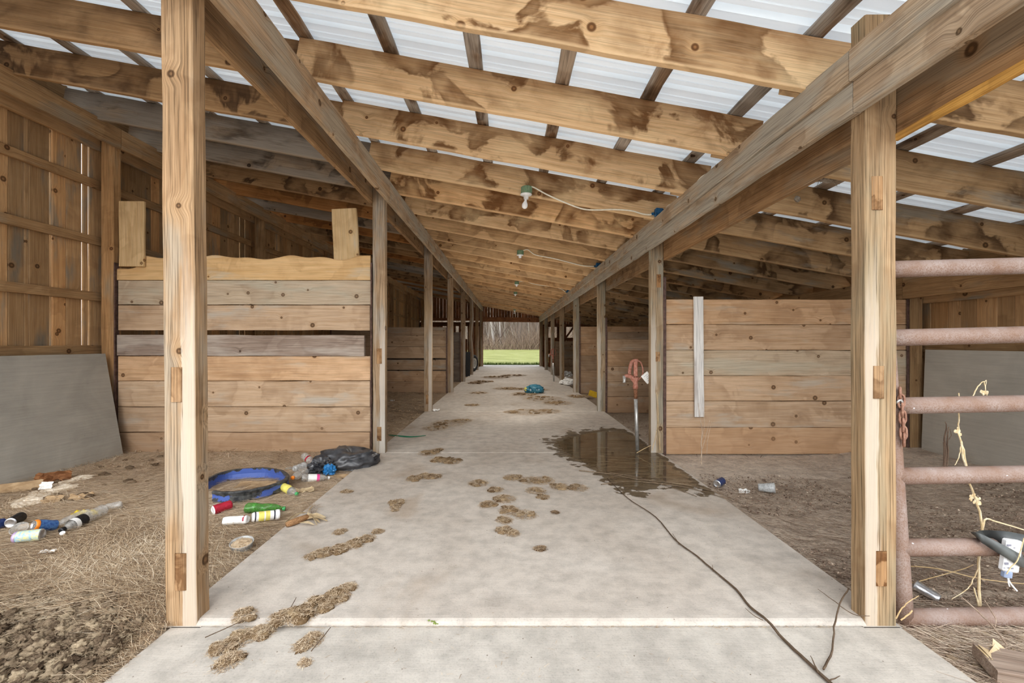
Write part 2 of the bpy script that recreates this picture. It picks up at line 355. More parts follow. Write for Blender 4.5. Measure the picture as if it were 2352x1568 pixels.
M['gate'] = rusty()
M['rust'] = plain('rust', (.36,.19,.11), .8, .2, sc=60, c2=(.2,.09,.05), bump=.3)
M['chain'] = plain('rusty_chain_steel', (.40,.235,.17), .7, .2, sc=80, c2=(.25,.13,.09), bump=.3)
M['channel'] = plain('brown_painted_channel', (.17,.105,.085), .6, .1, sc=25, c2=(.09,.055,.045))
def plywood(name, base, base2):
    k = NT(name); p = k.pos(); n = k.noise(p, 2.0, 5, .6, .6); s = k.noise(k.scale(p, (3, 3, 60)), 1.0, 4, .6); d = k.noise(k.scale(p, (3, 3, 26)), 1.6, 6, .7, 1.0)
    col = k.ramp(n, [(.3, base2), (.68, base)]); col = k.mix(.4, col, k.ramp(s, [(.3, .8), (.65, 1.05)]), 'MULTIPLY')
    col = k.mix(k.map(d, .67, .74), col, tuple(c*.35 for c in base2))
    b = k.map(k.math('ADD', k.sep(p)[2], k.math('MULTIPLY', n, .4)), .38, .15); col = k.mix(k.math('MULTIPLY', b, .45), col, (.36,.31,.25))
    return k.pbr(col, .7, .25, bump=s, bs=.1)
M['ply'] = plywood('grey_painted_plywood', (.44,.42,.375), (.345,.33,.295))
M['ply_r'] = plywood('pale_grey_plywood', (.56,.54,.485), (.46,.445,.40))
M['galv'] = plain('galvanised_pipe', (.60,.60,.58), .38, .55, sc=22, c2=(.42,.41,.39))
M['hydrant'] = plain('faded_red_cast_iron', (.50,.27,.215), .55, .05, sc=45, c2=(.36,.14,.09), bump=.2)
M['white'] = plain('white_plastic', (.86,.86,.86), .35, var=.04)
M['whitepap'] = plain('white_paper', (.86,.85,.82), .7, var=.05)
M['bulb'] = plain('white_glass_bulb', (.92,.92,.92), .12, var=.03)
M['greenbox'] = plain('green_junction_box', (.16,.30,.18), .5, sc=70, c2=(.30,.36,.24))
M['bluebox'] = plain('blue_junction_box', (.035,.16,.31), .45, sc=40, c2=(.02,.09,.19))
M['cable'] = plain('cream_cable', (.86,.81,.68), .5, var=.06)
M['silver'] = plain('aluminium', (.72,.73,.74), .3, .85, sc=60, c2=(.5,.5,.52))
M['red'] = plain('red_can_paint', (.46,.03,.06), .35, sc=50, c2=(.32,.02,.04))
M['blue'] = plain('blue_can_paint', (.04,.09,.26), .35, sc=70, c2=(.10,.22,.44))
M['lblue'] = plain('pale_blue_can_paint', (.28,.48,.66), .35, sc=90, c2=(.70,.66,.30))
M['navy'] = plain('navy_can_paint', (.02,.035,.11), .3, sc=60, c2=(.05,.08,.2))
M['black'] = plain('black_plastic', (.03,.03,.033), .35, sc=40, c2=(.015,.015,.016))
M['bag'] = plain('black_bin_bag', (.10,.10,.105), .28, sc=18, c2=(.045,.045,.05), spec=.6, bump=.25)
M['bagblue'] = plain('bright_blue_plastic', (.04,.22,.48), .35, sc=30)
M['teal'] = plain('teal_feed_bag', (.07,.25,.33), .35, sc=12, c2=(.045,.17,.25), bump=.3)
M['tealw'] = plain('white_bag_print', (.62,.72,.78), .4, sc=30)
M['yellow'] = plain('yellow_wrapper', (.80,.62,.04), .45, sc=30)
M['yellow2'] = plain('pale_yellow_bottle_label', (.85,.76,.20), .4, sc=30)
M['ochre'] = plain('ochre_sack', (.66,.44,.03), .6, sc=20)
M['orange'] = plain('orange_cap', (.85,.26,.03), .4, var=.05)
M['lilac'] = plain('lilac_can_rim', (.55,.42,.62), .35, .3, var=.05)
M['pink'] = plain('pink_label', (.78,.10,.33), .4, var=.05)
M['green'] = clear('green_bottle_plastic', (.09,.33,.06), .62, .12)
M['greencap'] = plain('green_cap', (.10,.42,.16), .4, var=.05)
M['clear'] = clear('clear_bottle_plastic', (.66,.64,.60), .42)
M['clearw'] = clear('frosted_plastic', (.72,.74,.74), .45, .25)
M['tan'] = plain('cardboard', (.50,.36,.22), .85, sc=14, c2=(.38,.26,.15), bump=.2)
M['brown'] = plain('torn_bark_paper', (.33,.16,.07), .85, sc=14, c2=(.22,.1,.045), bump=.3)
M['husk'] = plain('corn_husk', (.62,.51,.34), .8, sc=20, c2=(.46,.34,.2))
M['cob'] = plain('corn_cob', (.50,.30,.15), .85, sc=140, c2=(.30,.16,.08), bump=.8)
M['shav'] = plain('pale_shavings', (.88,.80,.68), .9, sc=60, c2=(.70,.58,.44), bump=.6)
M['strap'] = plain('grey_rubber_strap', (.15,.16,.155), .38, sc=10, c2=(.09,.095,.095))
M['pgrey'] = plain('blue_grey_plastic', (.32,.38,.52), .4, var=.08)
M['print'] = plain('grey_print', (.28,.28,.34), .5, var=.1)
M['printb'] = plain('dark_print', (.05,.05,.07), .5, var=.1)
M['rubber'] = plain('tyre_rubber', (.035,.036,.04), .7, sc=40)
M['nest'] = plain('mud_nest', (.46,.40,.33), .95, sc=60, c2=(.30,.25,.2), bump=.8)
M['hose'] = plain('green_strap', (.04,.24,.14), .45, var=.1)
M['stick'] = straw('stick_bark', [(0, (.07,.045,.03)), (.5, (.16,.115,.08)), (1, (.34,.26,.18))])
M['weed'] = straw('dry_weed', [(0, (.42,.29,.15)), (.5, (.70,.54,.32)), (1, (.86,.76,.56))])
def bluerim():
    k = NT('blue_and_black_tub_plastic'); p = k.pos(); n = k.noise(p, 9, 5, .6, .5); t = k.attr('tint', 'Fac')
    f = k.map(k.math('ADD', n, k.math('MULTIPLY', k.math('SUBTRACT', t, .5), .5)), .555, .59)
    col = k.mix(f, k.ramp(k.noise(p, 30, 3), [(.3, (.022,.024,.028)), (.7, (.12,.12,.115))]), (.085,.14,.40))
    return k.pbr(col, .4, .4, bump=n, bs=.15)
M['rim'] = bluerim()
def grass():
    k = NT('lawn_grass'); p = k.pos(); n = k.noise(p, .5, 5, .6); n2 = k.noise(p, 5, 4, .7)
    col = k.ramp(n, [(.3, (.235,.24,.085)), (.55, (.305,.31,.115)), (.75, (.41,.385,.205))])
    col = k.mix(.5, col, k.ramp(n2, [(.3, .7), (.7, 1.2)]), 'MULTIPLY'); return k.pbr(col, .9, .1, bump=n2, bs=.6, bd=.1)
M['grass'] = grass()
M['blade'] = straw('grass_blade', [(0, (.05,.10,.015)), (.5, (.14,.21,.04)), (1, (.28,.31,.12))])
def bank():
    k = NT('wooded_bank'); p = k.pos(); n = k.noise(k.scale(p, (1.6, 1, .12)), 1.3, 6, .7, .6); n2 = k.noise(k.scale(p, (5, 1, .5)), 1.5, 5, .75)
    col = k.ramp(n, [(.3, (.06,.043,.033)), (.5, (.125,.095,.075)), (.7, (.20,.16,.135))]); col = k.mix(.6, col, k.ramp(n2, [(.3, .5), (.7, 1.2)]), 'MULTIPLY')
    return k.pbr(col, .95, .05)
M['bank'] = bank()
M['bark'] = straw('tree_bark', [(0, (.09,.065,.055)), (.5, (.19,.155,.13)), (1, (.46,.42,.39))])
M['thicket'] = straw('thicket_twigs', [(0, (.09,.06,.045)), (.5, (.21,.15,.11)), (1, (.40,.31,.23))])
def wet():
    k = NT('puddle_on_concrete'); p = k.pos(); e = k.attr('tint', 'Fac'); n = k.noise(p, 5.5, 6, .65, .3); n2 = k.noise(k.scale(p, (2, 7, 1)), 2.6, 4, .6)
    a = k.map(k.math('ADD', e, k.math('MULTIPLY', k.math('SUBTRACT', n, .5), 1.7)), .26, .33)
    deep = k.map(k.math('ADD', e, k.math('MULTIPLY', k.math('SUBTRACT', n2, .5), .9)), .45, .62)
    col = k.ramp(n2, [(.35, (.10,.07,.04)), (.65, (.22,.17,.11))])
    col = k.mix(k.map(k.noise(p, 14, 5, .7), .62, .68), col, (.06,.045,.03))
    k.pbr(col, k.mix(deep, (.5,.5,.5), (.045,.045,.045)), .5, alpha=k.math('MULTIPLY', a, .97))
    return k.mat
M['wet'] = wet()
# ------------------------------------------------------------------ dimensions
S = 3.05; Y0 = 2.013; NP = 8
def PY(n): return Y0+S*n
XL = -1.383; XR = 1.575          # aisle faces of the post rows
SL = .181
def rb(x): return H+1.572-SL*x   # underside of rafters
RD = .272
YE = PY(7)+.15                   # end wall plane
# ------------------------------------------------------------------ ground
def gz(x, y):
    if -1.5 < x < 1.69 and y > 1.95: return -.12
    n = noise.noise((x*1.7, y*1.7, 0))*.018+noise.noise((x*6, y*6, 4))*.008
    z = -.035+n
    if x < -1.5:
        z += .02+.03*max(0, min(1, (-x-1.6)/1.0))
        z += .012*noise.noise((x*11, y*11, 7))
        if y < 1.95: z -= .01
    if x > 1.69:
        z += .09*max(0, min(1, (x-3.3)/1.1))*max(0, min(1, (y-2.6)/1.2))
        z -= .02 if y < 2.3 else 0
    return z
def ground():
    xs = [-7, -5.6]+list(np.arange(-4.9, -1.52, .05))+[-1.5, -1.0, 0, 1.0, 1.69]+list(np.arange(1.72, 4.95, .05))+[5.6, 7.5]
    ys = [-3, -1, 0]; y = .6
    while y < YE+.6: ys.append(y); y += .045 if y < 5.3 else .12 if y < 9 else .3
    mb = MB(); vs = [(x, y, gz(x, y) if (abs(x) < 5 and y > .3) else -.05) for y in ys for x in xs]
    nx = len(xs); fs = [(j*nx+i, j*nx+i+1, (j+1)*nx+i+1, (j+1)*nx+i) for j in range(len(ys)-1) for i in range(nx-1)]
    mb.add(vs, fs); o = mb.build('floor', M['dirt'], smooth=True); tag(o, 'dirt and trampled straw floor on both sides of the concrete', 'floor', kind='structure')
ground()
def slab():
    mb = MB(); N = 7
    for n in range(N+1):
        y0 = PY(n)+.012 if n else PY(0)-.0; y1 = PY(n+1)+.0 if n < N else YE+1.4
        xs = [-1.5, -1.0, -.5, 0, .5, 1.0, 1.69]
        prof = [(y0, -.14), (y0, -.022), (y0+.006, -.008), (y0+.02, -.001), (y0+.04, 0), (y1-.006, 0), (y1, -.006), (y1, -.14)]
        vs = [(x, y, z) for x in xs for (y, z) in prof]; k = len(prof)
        fs = [(i*k+j, i*k+j+1, (i+1)*k+j+1, (i+1)*k+j) for i in range(len(xs)-1) for j in range(k-1)]
        fs = [f[::-1] for f in fs]
        fs += [tuple(range(k)), tuple((len(xs)-1)*k+j for j in range(k-1, -1, -1))]
        mb.add(vs, fs)
    tag(mb.build('concrete_aisle', M['conc']), 'concrete aisle slab running the length of the shed', 'floor', kind='structure')
    mb = MB(); ys = [-2.5, 1.0, 2.005]
    def xe(y): return (-1.50+.02*(y-1.9), 1.73)
    vs = []
    for y in ys:
        a, b = xe(y); vs += [(a, y, -.2), (a, y, -.03), (a+.01, y, -.024), (b-.01, y, -.024), (b, y, -.03), (b, y, -.2)]
    fs = [(j*6+i, j*6+i+1, (j+1)*6+i+1, (j+1)*6+i) for j in range(2) for i in range(5)]
    mb.add(vs, [f[::-1] for f in fs]+[(17,16,15,14,13,12)])
    # little broken corner beneath the right hand post
    mb.add([(1.56,2.0,-.024),(1.73,2.0,-.024),(1.73,2.11,-.024),(1.56,2.11,-.024)], [(0,1,2,3)])
    mb.add([(-1.56,2.0,-.024),(-1.36,2.0,-.024),(-1.36,2.12,-.024),(-1.56,2.12,-.024)], [(0,1,2,3)])
    tag(mb.build('concrete_apron', M['apron']), 'concrete apron in front of the raised aisle slab', 'floor', kind='structure')
slab()
# ------------------------------------------------------------------ posts
side_words = {-1: 'left', 1: 'right'}
def post(n, side):
    y = PY(n); h = {-1: 3.02, 1: 2.68 if n == 0 else 2.5}[side]
    xi = XL if side < 0 else XR; xc = xi-.07 if side < 0 else xi+.07
    lean = 0.0; label_extra = ''
    if n == 0 and side < 0: lean = -.024
    bow = (n == 5 and side < 0)
    base = Vector((xc, y+.0445, -.024 if n == 0 else -.01 if side < 0 else -.004))
    lab = f'{ORD[n]} post from the front along the {side_words[side]} edge of the concrete aisle'
    if n == 0: lab = 'large near pale wooden post at the ' + side_words[side] + (' of the entrance, whitened down its right edge' if side < 0 else ' of the entrance, beside the pipe gate')
    if bow: lab = 'bowed dark post, sixth from the front along the left of the aisle'
    e = empty('aisle_post', base, lab, 'post', 'posts along the aisle')
    mb = MB()
    if bow:
        pts = [(0,0), (.02,.7), (-.035,1.45), (.03,2.2), (.0,h)]
        for (a, z), (b, z2) in zip(pts, pts[1:]):
            plank(mb, (xc+a, base.y, z), (xc+b, base.y, z2), (1,0,0), .14, .089, tint=.1, off=(3,3,3))
    else:
        plank(mb, base, (xc+lean, base.y, h), (1,0,0), .14, .089, seg=.1, jit=.0022, ch=.005, tint=.8 if n == 0 else rnd(.25, .6) - .03*n)
    mb.build('post_shaft', M[('post' if side < 0 else 'post_r')+('0' if n == 0 else '')], parent=e)
    if n <= 2:
        zs = {(-1,0): [(393,418,843,923),(402,428,1270,1355)], (1,0): [(2002,2027,405,482),(2005,2030,840,915),(2012,2036,1265,1345)],
              (-1,1): [(865,877,800,835),(866,876,980,1012)], (1,1): [(1508,1518,630,660),(1506,1516,808,830)], (-1,2): [(978,984,906,928)], (1,2): []}[(side,n)]
        for (a, b, c, d) in zs:
            q = P((a+b)/2, (c+d)/2, y); w = (b-a)*y/F; hh = (d-c)*y/F
            mb = MB(); plank(mb, (q.x, y-.001, q.z-hh/2), (q.x, y-.001, q.z+hh/2), (1,0,0), w, .006, tint=rnd(.3,.8), jit=.001)
            tag(mb.build('wood_patch', M['patch'], parent=e), 'brown scar of an old fitting')
for n in range(NP):
    post(n, -1); post(n, 1)
# ------------------------------------------------------------------ aisle beams
def beam(name, label, xc, t, zs, mat, y0=1.15, y1=YE-.1, splice=None, group='long beams that carry the rafters', wave=.0, drop=None, off0=0.0):
    """line of boards along Y; zs = [(zlow, zhigh, dx)]"""
    mb = MB()
    for (z0, z1, dx) in zs:
        y = y0
        for ye in (splice or [PY(1)+.05, PY(3)+.05, PY(5)+.05])+[y1]:
            dz0 = drop(y) if drop else 0; dz1 = drop(ye-.004) if drop else 0
            plank(mb, (xc+dx, y, (z0+z1)/2+dz0), (xc+dx, ye-.004, (z0+z1)/2+dz1), (0,0,1), z1-z0, t, seg=.2, jit=.004, tint=rnd(.45,.75), wave=wave, m=0)
            y = ye
    o = mb.build(name, mat, loc=(xc, y0, zs[0][0])); tag(o, label, 'beam', group); return o
def dropL(y):   # the left beam sags toward the back and rises again at the end
    return -.10*max(0, min(1, (y-10)/9))
beam('aisle_beam', 'pale sawn beam on the aisle face of the left post row', XL+.021, .040, [(2.805, 3.045, 0)], M['beam'])
beam('aisle_beam', 'brown beam on the outer face of the left post row', XL-.14-.021, .040, [(2.785, 3.06, 0)], M['beam_in'])
beam('aisle_beam', 'pale two-board beam on the aisle face of the right post row', XR-.022, .040, [(2.255, 2.395, 0), (2.393, 2.535, -.018)], M['beam'], splice=[PY(0)+.02, PY(2)+.05, PY(4)+.05])
ob = beam('aisle_beam', 'brown beam on the outer face of the right post row', XR+.14+.021, .040, [(2.145, 2.47, 0)], M['beam_in'])
mb = MB(); plank(mb, (XR+.143, 1.2, 2.165), (XR+.143, 2.02, 2.14), (0,0,1), .035, .02, seg=.05, jit=.006, tint=.9)
so = mb.build('split_edge', M['split'], loc=ob.location); so.location = (0, 0, 0); so.parent = ob; so['label'] = 'orange split lower edge of the beam'
# eave beams on the wall posts
WLX = -4.40; WRX = 4.455
beam('eave_beam', 'brown eave beam along the left wall posts', WLX+.021, .040, [(3.40, 3.62, 0)], M['post_w'], group='eave beams', y0=1.5)
beam('eave_beam', 'thin eave beam behind the left wall posts', WLX-.15-.021, .040, [(3.36, 3.60, 0)], M['wall'], group='eave beams', y0=1.5)
beam('eave_beam', 'brown eave beam along the right wall posts', WRX-.021, .040, [(1.715, 1.955, 0)], M['post_w'], group='eave beams', y0=1.5)
beam('eave_beam', 'thin eave beam behind the right wall posts', WRX+.15+.021, .040, [(1.66, 1.96, 0)], M['wall'], group='eave beams', y0=1.5)
# ------------------------------------------------------------------ rafters
RY0 = 2.345; RS = .8133
NR = 26
def rafter(i, x0, x1, dy, mat, where, tint):
    y = RY0+RS*i+dy
    mb = MB(); a = (x0, y, rb(x0)+RD/2); b = (x1, y, rb(x1)+RD/2)
    plank(mb, a, b, (0,0,1), RD, .040, seg=.2, jit=.004, ch=.003, tint=tint)
    o = mb.build('rafter', mat, loc=a)
    tag(o, f'{where}, {ORD[i]} rafter back from the front', 'rafter', 'rafters under the metal roof')
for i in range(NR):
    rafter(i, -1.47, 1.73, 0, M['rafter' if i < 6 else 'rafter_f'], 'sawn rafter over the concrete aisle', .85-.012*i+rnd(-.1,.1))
    if i > 0 or True:
        tl = [.8,.85,.75,.45,.5,.5,.75][i] if i < 7 else rnd(.2,.7)
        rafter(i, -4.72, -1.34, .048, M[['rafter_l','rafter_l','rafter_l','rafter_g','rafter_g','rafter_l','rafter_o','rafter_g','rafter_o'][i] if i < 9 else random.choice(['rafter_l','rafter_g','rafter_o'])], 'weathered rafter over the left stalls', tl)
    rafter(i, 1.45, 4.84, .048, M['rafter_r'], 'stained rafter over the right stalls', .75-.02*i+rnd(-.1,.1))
# purlins laid flat across the rafters
def rt(x): return rb(x)+RD*1.016
pxs = [-1.42+.597*k for k in range(-5, 11)]
for i, x in enumerate(pxs):
    mb = MB(); y0, y1 = 1.0, YE+.1
    y = y0
    while y < y1-.5:
        ye = min(y1, y+3.66+rnd(-.2,.2)); plank(mb, (x+rnd(-.012,.012), y, rt(x)+.021), (x+rnd(-.012,.012), ye-.004, rt(x)+.021), (1,0,-SL), .10, .04, seg=.25, jit=.006, ch=.012, tint=rnd(.2,.8)); y = ye
    tag(mb.build('roof_purlin', M['purlin'], loc=(x, y0, rt(x))), f'dark purlin lying over the rafters, {ORD[i]} from the left wall', 'purlin', 'purlins under the roof sheets')
# roof sheets
def roof():
    mb = MB(); prof = []; y = .9; 
    while y < YE+.35:
        prof += [(y, 0), (y+.065, 0), (y+.069, .007), (y+.081, .007), (y+.085, 0), (y+.125, 0), (y+.129, .007), (y+.141, .007), (y+.145, 0), (y+.185, 0), (y+.203, .034), (y+.222, .034)]; y += .2372
    xs = [-4.95, -3.7, -1.2, 1.3, 3.8, 5.05]; vs = []
    for x in xs:
        for (yy, dz) in prof: vs.append((x, yy, rt(x)+.0415+dz))
    k = len(prof); fs = [(i*k+j, i*k+j+1, (i+1)*k+j+1, (i+1)*k+j) for i in range(len(xs)-1) for j in range(k-1)]
    mb.add(vs, fs); tag(mb.build('ceiling', M['roof']), 'white ribbed metal roof sheets seen from below', 'roof', kind='structure')
roof()
for sx, x in ((-1, -4.80), (1, 4.92)):
    mb = MB(); plank(mb, (x, .95, rb(x)+.165), (x, YE+.1, rb(x)+.165), (0,0,1), .335, .02, tint=.2)
    tag(mb.build('fascia_board', M['post_w'], loc=(x, .95, rb(x))), f'fascia board under the {side_words[sx]} eave', 'fascia board', kind='structure')
# ------------------------------------------------------------------ outer walls
def wall_side(sx):
    X = WLX-.15-.042 if sx < 0 else WRX+.15+.042      # inner face of the girts
    top = 3.50 if sx < 0 else 1.80
    mb = MB(); y = PY(0)-.1; xb = X+sx*.05
    while y < YE:
        w = rnd(.13, .20); g = .006 if random.random() < .95 else rnd(.025,.035)
        if sx < 0 and y < 5.3: g = .005
        if sx < 0:
            for gy, gw in ((4.38, .012), (4.60, .022), (5.0, .034)):
                if y < gy < y+w: w = gy-y+gw/2; g = gw*.9
        plank(mb, (xb, y+w/2, -.1), (xb, y+w/2, top), (0,1,0), w-g, .022, seg=.6, jit=.003, tint=rnd(.1,1))
        y += w
    o = mb.build('wall_left' if sx < 0 else 'wall_right', M['wall']); tag(o, f'vertical plank outer wall on the {side_words[sx]}', 'wall', kind='structure')
    zs = [2.99, 2.36, 1.74, 1.15, .55] if sx < 0 else [1.17, .55]
    for z in zs:
        mb = MB(); plank(mb, (X+sx*.018, PY(0)-.1, z), (X+sx*.018, YE, z), (0,0,1), .095, .036, tint=rnd(.45,.75), jit=.003)
        mb.build('girt', M['post_w'], parent=o)
    for n in range(0 if sx < 0 else 1, NP):
        mb = MB(); x = WLX-.07 if sx < 0 else WRX+.07; h = 3.5 if sx < 0 else 1.9
        plank(mb, (x, PY(n)+.0445, -.05), (x, PY(n)+.0445, h), (1,0,0), .14, .10, tint=rnd(.4,.7), seg=.15)
        tag(mb.build('wall_post', M['post_w'], loc=(x, PY(n), -.03)), f'{ORD[n]} post from the front along the {side_words[sx]} outer wall', 'post', 'posts along the outer walls')
wall_side(-1); wall_side(1)
def wall_back():
    mb = MB(); x = -4.75
    zt = lambda x: rt(x)+.03
    while x < 4.8:
        w = rnd(.12,.19); g = .006 if random.random() < .72 else rnd(.012,.035); xm = x+w/2
        def bd(z0, z1): plank(mb, (xm, YE+.06, z0), (xm, YE+.06, z1), (1,0,0), w-g, .022, seg=.6, jit=.004, tint=rnd(.1,1))
        if -1.45 < xm < 1.63: bd(2.33, zt(xm))
        elif xm < 0:
            bd(2.36, zt(xm)); bd(-.1, 2.28) if random.random() < .85 else bd(-.1, 1.4)
        else:
            if 1.9 < xm < 4.3:
                bd(-.1, 1.45); bd(2.03, zt(xm))
                if random.random() < .55: bd(1.45, 2.03)
            else: bd(-.1, zt(xm))
        x += w
    o = mb.build('wall_back', M['barnend']); tag(o, 'plank end wall with the far doorway', 'wall', kind='structure')
    mb = MB(); plank(mb, (-1.5, YE+.02, 2.42), (1.68, YE+.02, 2.385), (0,0,1), .24, .04, tint=.9); mb.build('door_header', M['barnend'], parent=o)
    mb = MB(); plank(mb, (-4.7, YE+.02, 2.42), (-1.5, YE+.02, 2.42), (0,0,1), .14, .04, tint=.6); mb.build('girt', M['barnend'], parent=o)
    mb = MB(); plank(mb, (-4.7, YE+.02, 2.17), (-1.5, YE+.02, 2.17), (0,0,1), .2, .04, tint=.0); mb.build('girt', M['barnend'], parent=o)
    for z in (2.1, 1.40, .75):
        mb = MB(); plank(mb, (1.68, YE+.02, z), (4.7, YE+.02, z), (0,0,1), .14, .04, tint=.3); mb.build('girt', M['barnend'], parent=o)
    mb = MB(); plank(mb, (2.9, YE+.0, 1.45), (3.3, YE+.0, 2.0), (1,0,0), .09, .035, tint=.3); mb.build('brace', M['barnend'], parent=o)
    for x in (-1.40, 1.60):
        mb = MB(); plank(mb, (x, YE-.0, -.05), (x, YE-.0, 2.35), (1,0,0), .09, .03, tint=.8); mb.build('door_jamb', M['barnend'], parent=o)
wall_back()
# ------------------------------------------------------------------ stall partitions
def partition(name_label, n, side, rows, mats=None, x0=None, x1=None, dark=0.0, channels=True, tints=None):
    y = PY(n)+.03
    if side < 0: a, b = WLX+.02, XL-.14-.012
    else: a, b = XR+.14+.012, WRX-.02
    a = x0 if x0 is not None else a; b = x1 if x1 is not None else b
    e = empty('stall_partition', ((a+b)/2, y, -.03), name_label, 'stall partition', 'stall partitions')
    for i, (z0, z1) in enumerate(rows):
        mb = MB(); mt = mats[i] if mats else 'board'
        aa, bb = a+rnd(0,.01), b-rnd(0,.01)
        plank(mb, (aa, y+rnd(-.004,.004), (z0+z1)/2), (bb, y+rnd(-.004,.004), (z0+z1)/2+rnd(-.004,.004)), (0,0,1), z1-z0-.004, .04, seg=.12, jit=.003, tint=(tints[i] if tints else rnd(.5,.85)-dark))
        mb.build('plank', M[mt], parent=e)
    if channels:
        for x, z in ((a-.008, rows[-1][1]+.25) if side > 0 else (a-.008, rows[-1][1]), (b+.008, rows[-1][1])):
            mb = MB(); box(mb, (x, y-.012, z/2-.02), (.014, .045, z+.04)); box(mb, (x+(.012 if x < (a+b)/2 else -.012), y-.034, z/2-.02), (.026, .006, z+.04))
            mb.build('channel', M['channel'], parent=e)
    return e
def partition_left():
    y = PY(1)+.03; a, b = WLX+.035, XL-.14-.03
    e = empty('stall_partition', ((a+b)/2, y, -.03), 'near left stall partition of wide planks with a chewed wavy top edge', 'stall partition', 'stall partitions')
    rows = [(-.06,.228,'board',.5), (.228,.51,'board',.6), (.51,.80,'board',.75), (.80,1.078,'board',.95), (1.08,1.317,'grey',.75), (1.362,1.646,'board',.72), (1.648,1.922,'board_pale',.72)]
    for (z0, z1, mt, tn) in rows:
        mb = MB(); bb = b-(.06 if mt == 'grey' else 0)+rnd(-.004,.004)
        plank(mb, (a+rnd(0,.008), y-(.014 if mt == 'grey' else 0), (z0+z1)/2), (bb, y-(.014 if mt == 'grey' else 0), (z0+z1)/2-(.006 if mt == 'grey' else 0)), (0,0,1), z1-z0-.005, .04, seg=.12, jit=.0035, tint=tn)
        mb.build('plank', M[mt], parent=e)
    # chewed top board: wavy upper edge
    mb = MB(); nseg = 70; vs = []; lc = []; wcs = []; off = (rnd(0,30), rnd(0,30), rnd(0,30))
    for i in range(nseg+1):
        s = i/nseg; x = a-.01+(b-a+.012)*s
        zt = 2.178+.018*math.sin(x*7.3)+.011*math.sin(x*15+1)+.01*noise.noise((x*5,1,1))
        if x < a+.26: zt = 2.055+.02*noise.noise((x*9,0,0))+.12*max(0, (x-a-.19)/.07)
        if x > b-.14: zt = 2.20
        for yy in (-.02, .02):
            for z in (1.925, zt-.012, zt):
                q = Vector((x, y+yy*(.6 if z == zt else 1), z)); vs.append(q); wcs.append((x+off[0], z+off[1], yy+off[2])); lc.append((x-a, z-2.05, yy))
    fs = []
    order = [0,1,2,5,4,3]
    for i in range(nseg):
        for k in range(6):
            p, q = order[k], order[(k+1) % 6]; fs.append((i*6+p, (i+1)*6+p, (i+1)*6+q, i*6+q))
    fs += [tuple(order), tuple(nseg*6+k for k in reversed(order))]
    mb.add(vs, fs, .8, wcs, lc); tag(mb.build('plank', M['board_top'], parent=e), 'chewed top plank with a wavy edge')
    for x in (a-.016, b+.018):
        mb = MB(); box(mb, (x, y-.02, 1.04), (.012, .06, 2.15)); mb.build('channel', M['channel'], parent=e)
    # two upright boards standing up from the top of it
    mb = MB(); y2 = y-.045
    q0 = P(303, 612, y2); q1 = P(304, 463, y2); plank(mb, q0, q1, (1,0,0), .275, .04, seg=.05, jit=.008, ch=.008, tint=.75)
    tag(mb.build('upright_board', M['board_top'], loc=q0), 'short upright board at the left end of the chewed partition top', 'board', 'upright boards on the left partition')
    mb = MB(); y2 = y+.04; y2 = y+.037; q0 = P(799, 640, y2); q1 = P(791, 480, y2); plank(mb, q0, q1, (1,0,0), .285, .04, seg=.05, jit=.01, ch=.008, tint=.7)
    tag(mb.build('upright_board', M['board_top'], loc=q0), 'short tilted upright board near the right end of the chewed partition top', 'board', 'upright boards on the left partition')
partition_left()
R6 = [(-.02,.28),(.28,.575),(.575,.857),(.857,1.143),(1.143,1.428),(1.428,1.71)]
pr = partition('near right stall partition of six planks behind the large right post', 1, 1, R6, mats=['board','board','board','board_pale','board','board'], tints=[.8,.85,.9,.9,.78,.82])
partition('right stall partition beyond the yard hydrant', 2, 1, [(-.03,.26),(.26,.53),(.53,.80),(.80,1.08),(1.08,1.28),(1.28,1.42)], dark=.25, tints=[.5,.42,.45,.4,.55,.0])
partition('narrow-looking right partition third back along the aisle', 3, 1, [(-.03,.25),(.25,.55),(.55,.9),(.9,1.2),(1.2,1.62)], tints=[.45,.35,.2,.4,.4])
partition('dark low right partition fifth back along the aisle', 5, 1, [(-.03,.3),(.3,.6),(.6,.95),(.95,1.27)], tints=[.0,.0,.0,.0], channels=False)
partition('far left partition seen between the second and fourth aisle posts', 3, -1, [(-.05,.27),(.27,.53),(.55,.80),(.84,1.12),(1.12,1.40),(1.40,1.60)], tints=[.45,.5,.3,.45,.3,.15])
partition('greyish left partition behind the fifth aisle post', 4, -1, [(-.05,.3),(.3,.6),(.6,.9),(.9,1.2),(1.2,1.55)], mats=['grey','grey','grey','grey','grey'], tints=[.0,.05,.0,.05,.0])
# batten hanging on the near right partition
q0 = P(1606, 957, PY(1)-.012); q1 = P(1604, 681, PY(1)-.012); mb = MB()
plank(mb, q0, q1, (1,0,0), .105, .022, seg=.05, jit=.003, tint=.9)
tag(mb.build('batten', M['batten'], loc=q0), 'silver-grey batten nailed upright on the near right partition', 'board')
